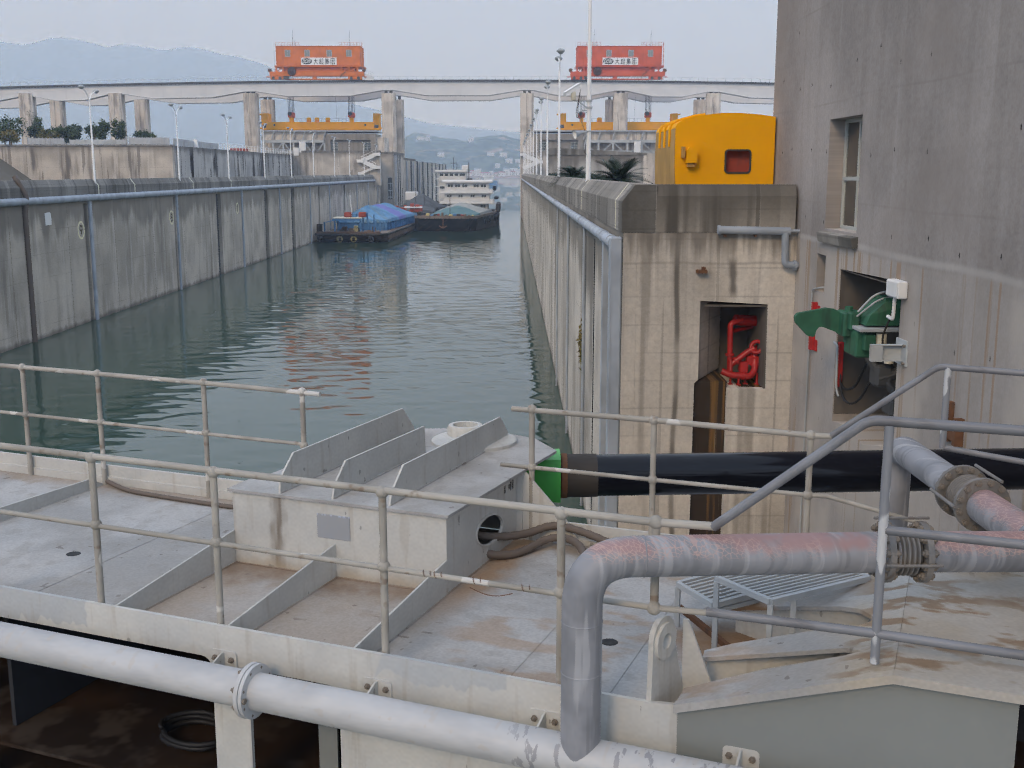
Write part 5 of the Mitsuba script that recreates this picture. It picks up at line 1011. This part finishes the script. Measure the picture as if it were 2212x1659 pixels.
# ================================================================ boats
def torus_at(r, w, ax, c):
    M = trimesh.geometry.align_vectors([0, 0, 1], ax); M[:3, 3] = c; return trimesh.creation.torus(r, w, major_sections=18, minor_sections=8, transform=M)
def hull(outline, z0, z1, flare=0.0, bow=None):
    """a hull from a plan outline (deck) that tucks in below"""
    o = np.array(outline, float); c = o.mean(0); lo = c + (o - c) * (1 - flare); k = len(o)
    if bow is not None:
        for i, d in bow.items(): lo[i] = o[i] + d
    v = np.vstack([np.c_[lo, np.full(k, z0)], np.c_[o, np.full(k, z1)]]); f = []
    for i in range(k): j = (i + 1) % k; f += [[i, j, k + j], [i, k + j, k + i]]
    tri = trimesh.creation.triangulate_polygon(Polygon(o), engine='earcut'); idx = [[int(np.argmin(((o - p) ** 2).sum(1))) for p in tri[0][t]] for t in tri[1]]
    f += [[k + a for a in t] for t in idx]
    m = trimesh.Trimesh(v, np.array(f), process=False); m.fix_normals(); return m
r6 = np.random.default_rng(17)
b1 = thing('cargo_barge', 'rusty cargo barge under a blue tarpaulin moored along the left lock wall', 'barge')
o1 = [(-31.2, 180.2), (-30.9, 179.4), (-20.8, 179.4), (-19.8, 180.6), (-18.3, 226), (-29.8, 226)]
part(b1, 'hull', hull(o1, -.4, 1.35, .02, {0: (.0, 3.0), 1: (.0, 3.4), 2: (.0, 3.4), 3: (-.1, 3.0)}), 'hull_rust'); part(b1, 'rubbing_strip', sweep([(x, y, 1.30) for x, y in o1[:5]], .20, 8), 'hull_black', 40)
part(b1, 'boot_top', hull([(x * 1.0, y) for x, y in o1], -.6, .35, .02, {0: (.0, 4.0), 1: (.0, 4.2), 2: (.0, 4.2), 3: (-.1, 4.0)}), 'hull_black')
part(b1, 'deck', box(-30.7, -20.2, 180.5, 190, 1.36, 1.42), 'hull_deck')
part(b1, 'bulwark', cat_([box(-31.0, -20.8, 179.35, 179.55, 1.42, 1.78)]), 'hull_rust')
for x in (-30.3, -27.4, -25.2, -22.4): part(b1, 'fender', torus_at(.38, .15, (0, 1, 0), (x, 179.1 + (1.0 if x in (-27.4, -25.2) else 0), .55)), 'ochre' if x in (-27.4, -25.2) else 'black', True)
hold = [(-29.2, 190), (-21.2, 190), (-18.9, 224), (-28.9, 224)]
part(b1, 'hold_side', cat_([hullm([(x, y, z) for (x, y) in hold for z in (1.4, 3.0)])]), 'boat_blue')
for i in range(15):
    s = i / 14; x = -21.2 + 2.3 * s; y = 190 + 34 * s; part(b1, 'hold_rib', box(x - .05, x + .25, y - .14, y + .14, 1.41, 2.95), 'boat_blue')
for x in np.linspace(-29.0, -21.5, 7): part(b1, 'hold_rib', box(x - .12, x + .12, 189.75, 190.0, 1.41, 3.0), 'boat_blue')
def tarp(hold, z0, rise, y_h, sag=.25, over=.25, seed=0):
    (xa, ya), (xb, yb), (xc, yc), (xd, yd) = hold
    def fn(U, V):
        L = xa + (xd - xa) * U - over; R = xb + (xc - xb) * U + over; X = L + (R - L) * V; Y = ya + (yc - ya) * U - over * (U < .01) + over * (U > .99)
        r = 1 - np.abs(V * 2 - 1) ** 1.25; hip = np.clip(np.minimum(U, 1 - U) / y_h, 0, 1) ** .8
        n = meshkit.fbm(np.stack([U * 16, V * 7, U * 0 + seed], -1), 3, seed) - .5
        n3 = meshkit.fbm(np.stack([U * 44 + V * 9, V * 16 - U * 12, U * 0 + seed], -1), 4, seed + 5) - .5
        Z = z0 + rise * r * hip + (.40 * n + .34 * n3) * np.clip(r * hip * 6, 0, 1) - sag * np.sin(U * 22) * r * .35
        ed = (V < .01) | (V > .99) | (U < .001) | (U > .999)
        return X, Y, np.where(ed, z0 - .45, Z)
    vs = np.concatenate([[0], np.linspace(.012, .988, 44), [1]]); us = np.concatenate([[0], np.linspace(.003, .997, 120), [1]])
    return grid(fn, us, vs)
part(b1, 'tarpaulin', tarp(hold, 3.15, 2.1, .22, seed=4), 'tarp', True)
for x, y, h in ((-30.1, 182.2, 3.1), (-28.3, 181.2, 3.7), (-24.2, 181.2, 3.7), (-28.3, 184.5, 3.7), (-24.2, 184.5, 3.7), (-23.3, 183, 4.6), (-22.6, 186, 4.2), (-21.7, 187, 3.2)): part(b1, 'post', box(x - .11, x + .11, y - .11, y + .11, 1.42, h), 'boat_blue')
part(b1, 'canopy', box(-28.6, -24.0, 180.8, 184.9, 3.72, 3.90, .05), 'cream'); part(b1, 'canopy_fringe', box(-28.62, -23.98, 180.78, 180.83, 3.40, 3.72), 'boat_blue')
part(b1, 'lean_to', hullm([(-30.2, 181.8, 3.0), (-28.4, 181.8, 3.4), (-30.2, 184, 3.0), (-28.4, 184, 3.4), (-30.2, 181.8, 3.1), (-28.4, 184, 3.5)]), 'boat_blue')
for x0 in (-26.9, -24.6): part(b1, 'tank', box(x0, x0 + 1.15, 182, 183.4, 3.92, 4.7, .08), 'red_panel')
part(b1, 'tank', box(-25.6, -24.9, 182.2, 183.2, 3.92, 4.55, .05), 'boat_blue'); part(b1, 'mast', rod((-25.7, 182.6, 3.9), (-25.95, 182.6, 7.4), .045, 8), 'lamp_white')
for i in range(11):
    x = r6.uniform(-28, -22.5); h = r6.uniform(.35, .9); part(b1, 'deck_gear', box(x, x + r6.uniform(.3, .9), 182 + i * .5, 182.6 + i * .5, 1.421, 1.42 + h, .06), ['hull_rust', 'hull_deck', 'ochre', 'steel_dark'][i % 4])
for x, y in ((-30.8, 180.4), (-30.5, 180.9)): part(b1, 'bollard', rod((x, y, 1.42), (x, y, 2.9), .28, 10), 'hull_black', 40)
part(b1, 'stern_house', box(-27.5, -24.5, 226.2, 229, 1.2, 4.4, .05), 'white'); part(b1, 'stern_house_roof', box(-21.4, -18.0, 226, 229, 4.0, 4.25), 'white')
part(b1, 'stern_clutter', cat_([box(x, x + .8, 226.5, 227.5, 3.2, 3.2 + h, .08) for x, h in ((-28.6, 1.3), (-29.9, .9), (-23.4, 1.2), (-22.2, .9), (-20.3, 1.7), (-19.3, 1.5))]), 'red_panel')
part(b1, 'stern_deck', box(-29.7, -18.2, 226, 231, -.4, 3.2), 'hull_black')
b2 = thing('cargo_barge', 'black-hulled barge with a grey-green tarpaulin and a white four-deck superstructure', 'barge')
o2 = [(-18.4, 215.0), (-17.6, 212.6), (-8.2, 211.2), (-6.6, 212.6), (-3.6, 236), (-3.0, 268), (-16.2, 272)]
part(b2, 'hull', hull(o2, -.6, 2.5, .0, {0: (.0, 2.5), 1: (.2, 4.0), 2: (-.2, 4.0), 3: (-.4, 2.5)}), 'hull_black')
part(b2, 'bulwark', cat_([beam((*a, 2.75), (*b, 2.75), .25, .5) for a, b in zip(o2[:5], o2[1:6])]), 'hull_deck')
for a, y in ((-5.4, 222), (-4.6, 228.5), (-3.7, 236), (-3.4, 244), (-3.3, 252)): part(b2, 'fender', torus_at(.55, .22, (1, -.12, 0), (a + .25, y, 1.7)), 'black', True)
part(b2, 'wash_board', box(-3.5, -2.6, 246, 262, 2.4, 4.3, .2), 'hull_black')
hold2 = [(-15.6, 219.5), (-7.0, 219.5), (-4.6, 250), (-15.2, 250)]
part(b2, 'hold_side', hullm([(x, y, z) for x, y in hold2 for z in (2.4, 2.9)]), 'hull_deck'); part(b2, 'tarpaulin', tarp(hold2, 2.95, 1.75, .30, seed=9), 'tarp_grey', True)
for i in range(14):
    x = -17 + i * .72; h = r6.uniform(.4, 1.1); part(b2, 'deck_gear', box(x, x + r6.uniform(.4, .9), 214.5 + .2 * (i % 3), 215.4 + .2 * (i % 3), 2.501, 2.5 + h, .1), ['hull_rust', 'ochre', 'boat_blue', 'hull_black', 'red_panel', 'hull_deck'][i % 6])
part(b2, 'anchor', cat_([rod((-12.8, 210.9, 2.6), (-12.8, 210.5, .9), .09, 6), rod((-13.5, 210.5, 1.2), (-12.8, 210.45, .8), .12, 6), rod((-12.1, 210.5, 1.2), (-12.8, 210.45, .8), .12, 6)]), 'rusty'); part(b2, 'mast', rod((-11.8, 216.5, 2.5), (-11.8, 216.5, 7.0), .07, 6), 'rubber')
sp = part(b2, 'superstructure', None, None); Y = 252.0
S = lambda nm, m, b='white', par=sp: part(par, nm, m, b)
S('lower_house', box(-14.5, -5.4, Y + 1, Y + 13, 2.5, 4.1)); S('middle_house', box(-14.9, -5.0, Y + .8, Y + 12, 4.2, 6.35)); S('upper_house', box(-14.7, -5.2, Y + .8, Y + 11, 6.45, 8.7))
for z, x0, x1 in ((4.1, -16.0, -4.1), (6.35, -15.8, -4.3)):
    S('deck_slab', box(x0, x1, Y - .3, Y + 13, z, z + .1), 'steel'); S('parapet', cat_([box(x0, x1, Y - .35, Y - .25, z + .1, z + .75), box(x0, x1, Y - .35, Y - .25, z + .92, z + 1.05), box(x0, x0 + .1, Y - .24, Y + 12, z + .1, z + 1.0), box(x1 - .1, x1, Y - .24, Y + 12, z + .1, z + 1.0)] + [box(x - .05, x + .05, Y - .34, Y - .26, z + .75, z + .92) for x in np.linspace(x0 + .1, x1 - .1, 12)]))
S('roof', box(-15.5, -4.3, Y - .4, Y + 12, 8.71, 9.25, .1))
def wins(xs_, y, z0, z1, w):
    for x in xs_:
        for q in (0, w + .12): S('window', box(x + q, x + q + w, y - .03, y + .02, z0, z1), 'glass_dark')
wins((-14.2, -12.6, -11.0, -8.5, -6.9), Y + .8, 7.75, 8.35, .5); wins((-14.4, -11.9, -9.2, -6.7), Y + .8, 5.55, 6.05, .42); wins((-14.2, -12.2, -7.0), Y + 1, 3.25, 3.85, .5)
S('life_ring', box(-9.6, -9.0, Y + .7, Y + .78, 3.2, 3.7), 'red_panel'); S('side_lamp', cat_([box(-4.3, -3.5, Y + 2, Y + 4, 7.0, 8.0, .15), box(-4.0, -3.0, Y + 2, Y + 4, 5.1, 5.7, .15)]), 'hull_black')
S('wing_house', box(-16.0, -15.0, Y + 1, Y + 3, 7.4, 7.9), 'glass_dark')
b3 = thing('cargo_barge', 'dark barge with a black-covered load behind the blue barge', 'barge')
part(b3, 'hull', hull([(-26.5, 240), (-19.2, 236), (-16.4, 244), (-16.3, 292), (-26, 292)], -.5, 2.6, .0), 'hull_black'); part(b3, 'tarpaulin', tarp([(-25.5, 244), (-17.0, 242), (-16.6, 284), (-25.5, 286)], 2.9, 3.0, .35, seed=13), 'tarp_dark', True)
part(b3, 'bow_gear', cat_([box(-25 + i * 1.1, -24.4 + i * 1.1, 239.5, 240.5, 2.6, 3.2 + .5 * (i % 3), .1) for i in range(6)]), 'red_panel'); part(b3, 'bow_house', box(-24.6, -21.8, 262, 265, 4.6, 6.6, .2), 'white')
for x in (-24, -21.2, -19.2): part(b3, 'mast', rod((x, 250, 2.6), (x, 250, 7.6), .06, 6), 'rubber')
s4 = thing('river_ship', 'white ship with a wide wheelhouse moored behind the four-deck barge', 'ship')
part(s4, 'hull', hull([(-20.5, 298), (-12.2, 298), (-11.5, 350), (-21, 350)], -.5, 3.2), 'hull_black')
part(s4, 'lower_house', box(-19.3, -12.0, 300, 330, 3.2, 8.6), 'white'); part(s4, 'wheelhouse', box(-19.2, -12.1, 299.5, 309, 8.61, 10.9), 'white'); part(s4, 'roof', box(-20.2, -11.8, 298.8, 310, 10.91, 11.6, .12), 'white')
for x in (-18.9, -17.6, -16.3, -15.0, -13.7, -12.9): part(s4, 'window', box(x, x + .9 if x < -13 else x + .6, 299.45, 299.51, 10.05, 10.65), 'glass_dark')
part(s4, 'side_gallery', cat_([box(-20.3, -19.31, 299.5, 320, z, z + .12) for z in (5.2, 7.2, 9.2)] + [box(-20.3, -20.2, 299.5, 299.6, 3.2, 10.9)]), 'white')
part(s4, 'mast', cat_([rod((-15.45, 303, 11.5), (-15.45, 303, 14.8), .09, 6), beam((-16.2, 303, 13.2), (-14.7, 303, 13.2), .1), rod((-14.7, 303, 11.5), (-14.7, 303, 13.6), .06, 6)]), 'rubber'); part(s4, 'mast', cat_([rod((-11.5, 305, 8), (-11.5, 305, 13.6), .12, 6), box(-12.4, -10.6, 304.5, 305.5, 9.0, 9.4), box(-12.8, -12.2, 304.5, 305, 9.0, 9.8), beam((-12.0, 305, 11.5), (-11.0, 305, 11.5), .1)]), 'rubber')
part(s4, 'funnel_house', box(-13.7, -11.9, 312, 318, 11.6, 12.9, .15), 'white')
s5 = thing('river_ship', 'distant blue and white ship on the river beyond the lock', 'ship')
part(s5, 'hull', hull([(-33, 1002), (-20, 1000), (-14.5, 1004), (-13, 1020), (-33, 1020)], -.5, 3.8), 'boat_blue'); part(s5, 'house', box(-24.5, -16.5, 1004, 1018, 3.8, 6.6), 'white'); part(s5, 'roof', box(-25.5, -16, 1003, 1018, 6.61, 7.6), 'white'); part(s5, 'cargo', box(-32.5, -25, 1003, 1018, 3.8, 5.6), 'steel')
# far shore: pale houses at the foot of the hill and on its slope
r7 = np.random.default_rng(77); hv = meshkit.WRITTEN[scene['hill']['filename']][0]
def ground_z(x, y):
    d = (hv[:, 0] - x) ** 2 + (hv[:, 1] - y) ** 2; return float(hv[d.argmin(), 2])
def house(x, y, z, w, d, h, label, group, roof='red_panel'):
    t = thing('far_house', label, 'house', group)
    part(t, 'wall', box(x - w / 2, x + w / 2, y, y + d, z - 4, z + h), 'house_white')
    part(t, 'roof', hullm([(x + sx * (w / 2 + .6), y + q, z + h) for sx in (-1, 1) for q in (-.6, d + .6)] + [(x + sx * w / 2, y + d / 2, z + h + 2.2) for sx in (-1, 1)]), roof)
    for i in range(max(2, int(w / 5))):
        for k_ in range(max(1, int(h / 3.5))): part(t, 'window', box(x - w / 2 + 1.2 + i * (w - 2) / max(2, int(w / 5)), x - w / 2 + 2.6 + i * (w - 2) / max(2, int(w / 5)), y - .05, y + .05, z + 1 + k_ * 3.3, z + 2.6 + k_ * 3.3), 'glass_dark')
for i in range(15): house(-95 + i * 9.2 + r7.uniform(-2, 2), 2292 + r7.uniform(-6, 3), 4.2, r7.uniform(7, 15), 9, r7.uniform(4, 12), 'pale house in the settlement on the far river bank', 'houses along the far river bank', 'red_panel' if i % 3 else 'steel')
for i, (x, y) in enumerate(((-205, 2560), (-196, 2570), (-188, 2575), (-92, 2590), (-18, 2420), (-6, 2380), (14, 2390), (22, 2360), (-45, 2430), (-30, 2350), (4, 2330), (-150, 2420), (34, 2440))): house(x, y, ground_z(x, y), r7.uniform(8, 16), 9, r7.uniform(5, 9), 'pale house on the hazy hillside', 'houses on the hillside', 'steel')
setting('river_bank', cat_([hullm([(-900, 2280, -1), (900, 2280, -1), (-900, 2290, 4), (900, 2290, 4), (-900, 2320, -1), (900, 2320, -1), (-900, 2320, 6), (900, 2320, 6)])]), 'bank')
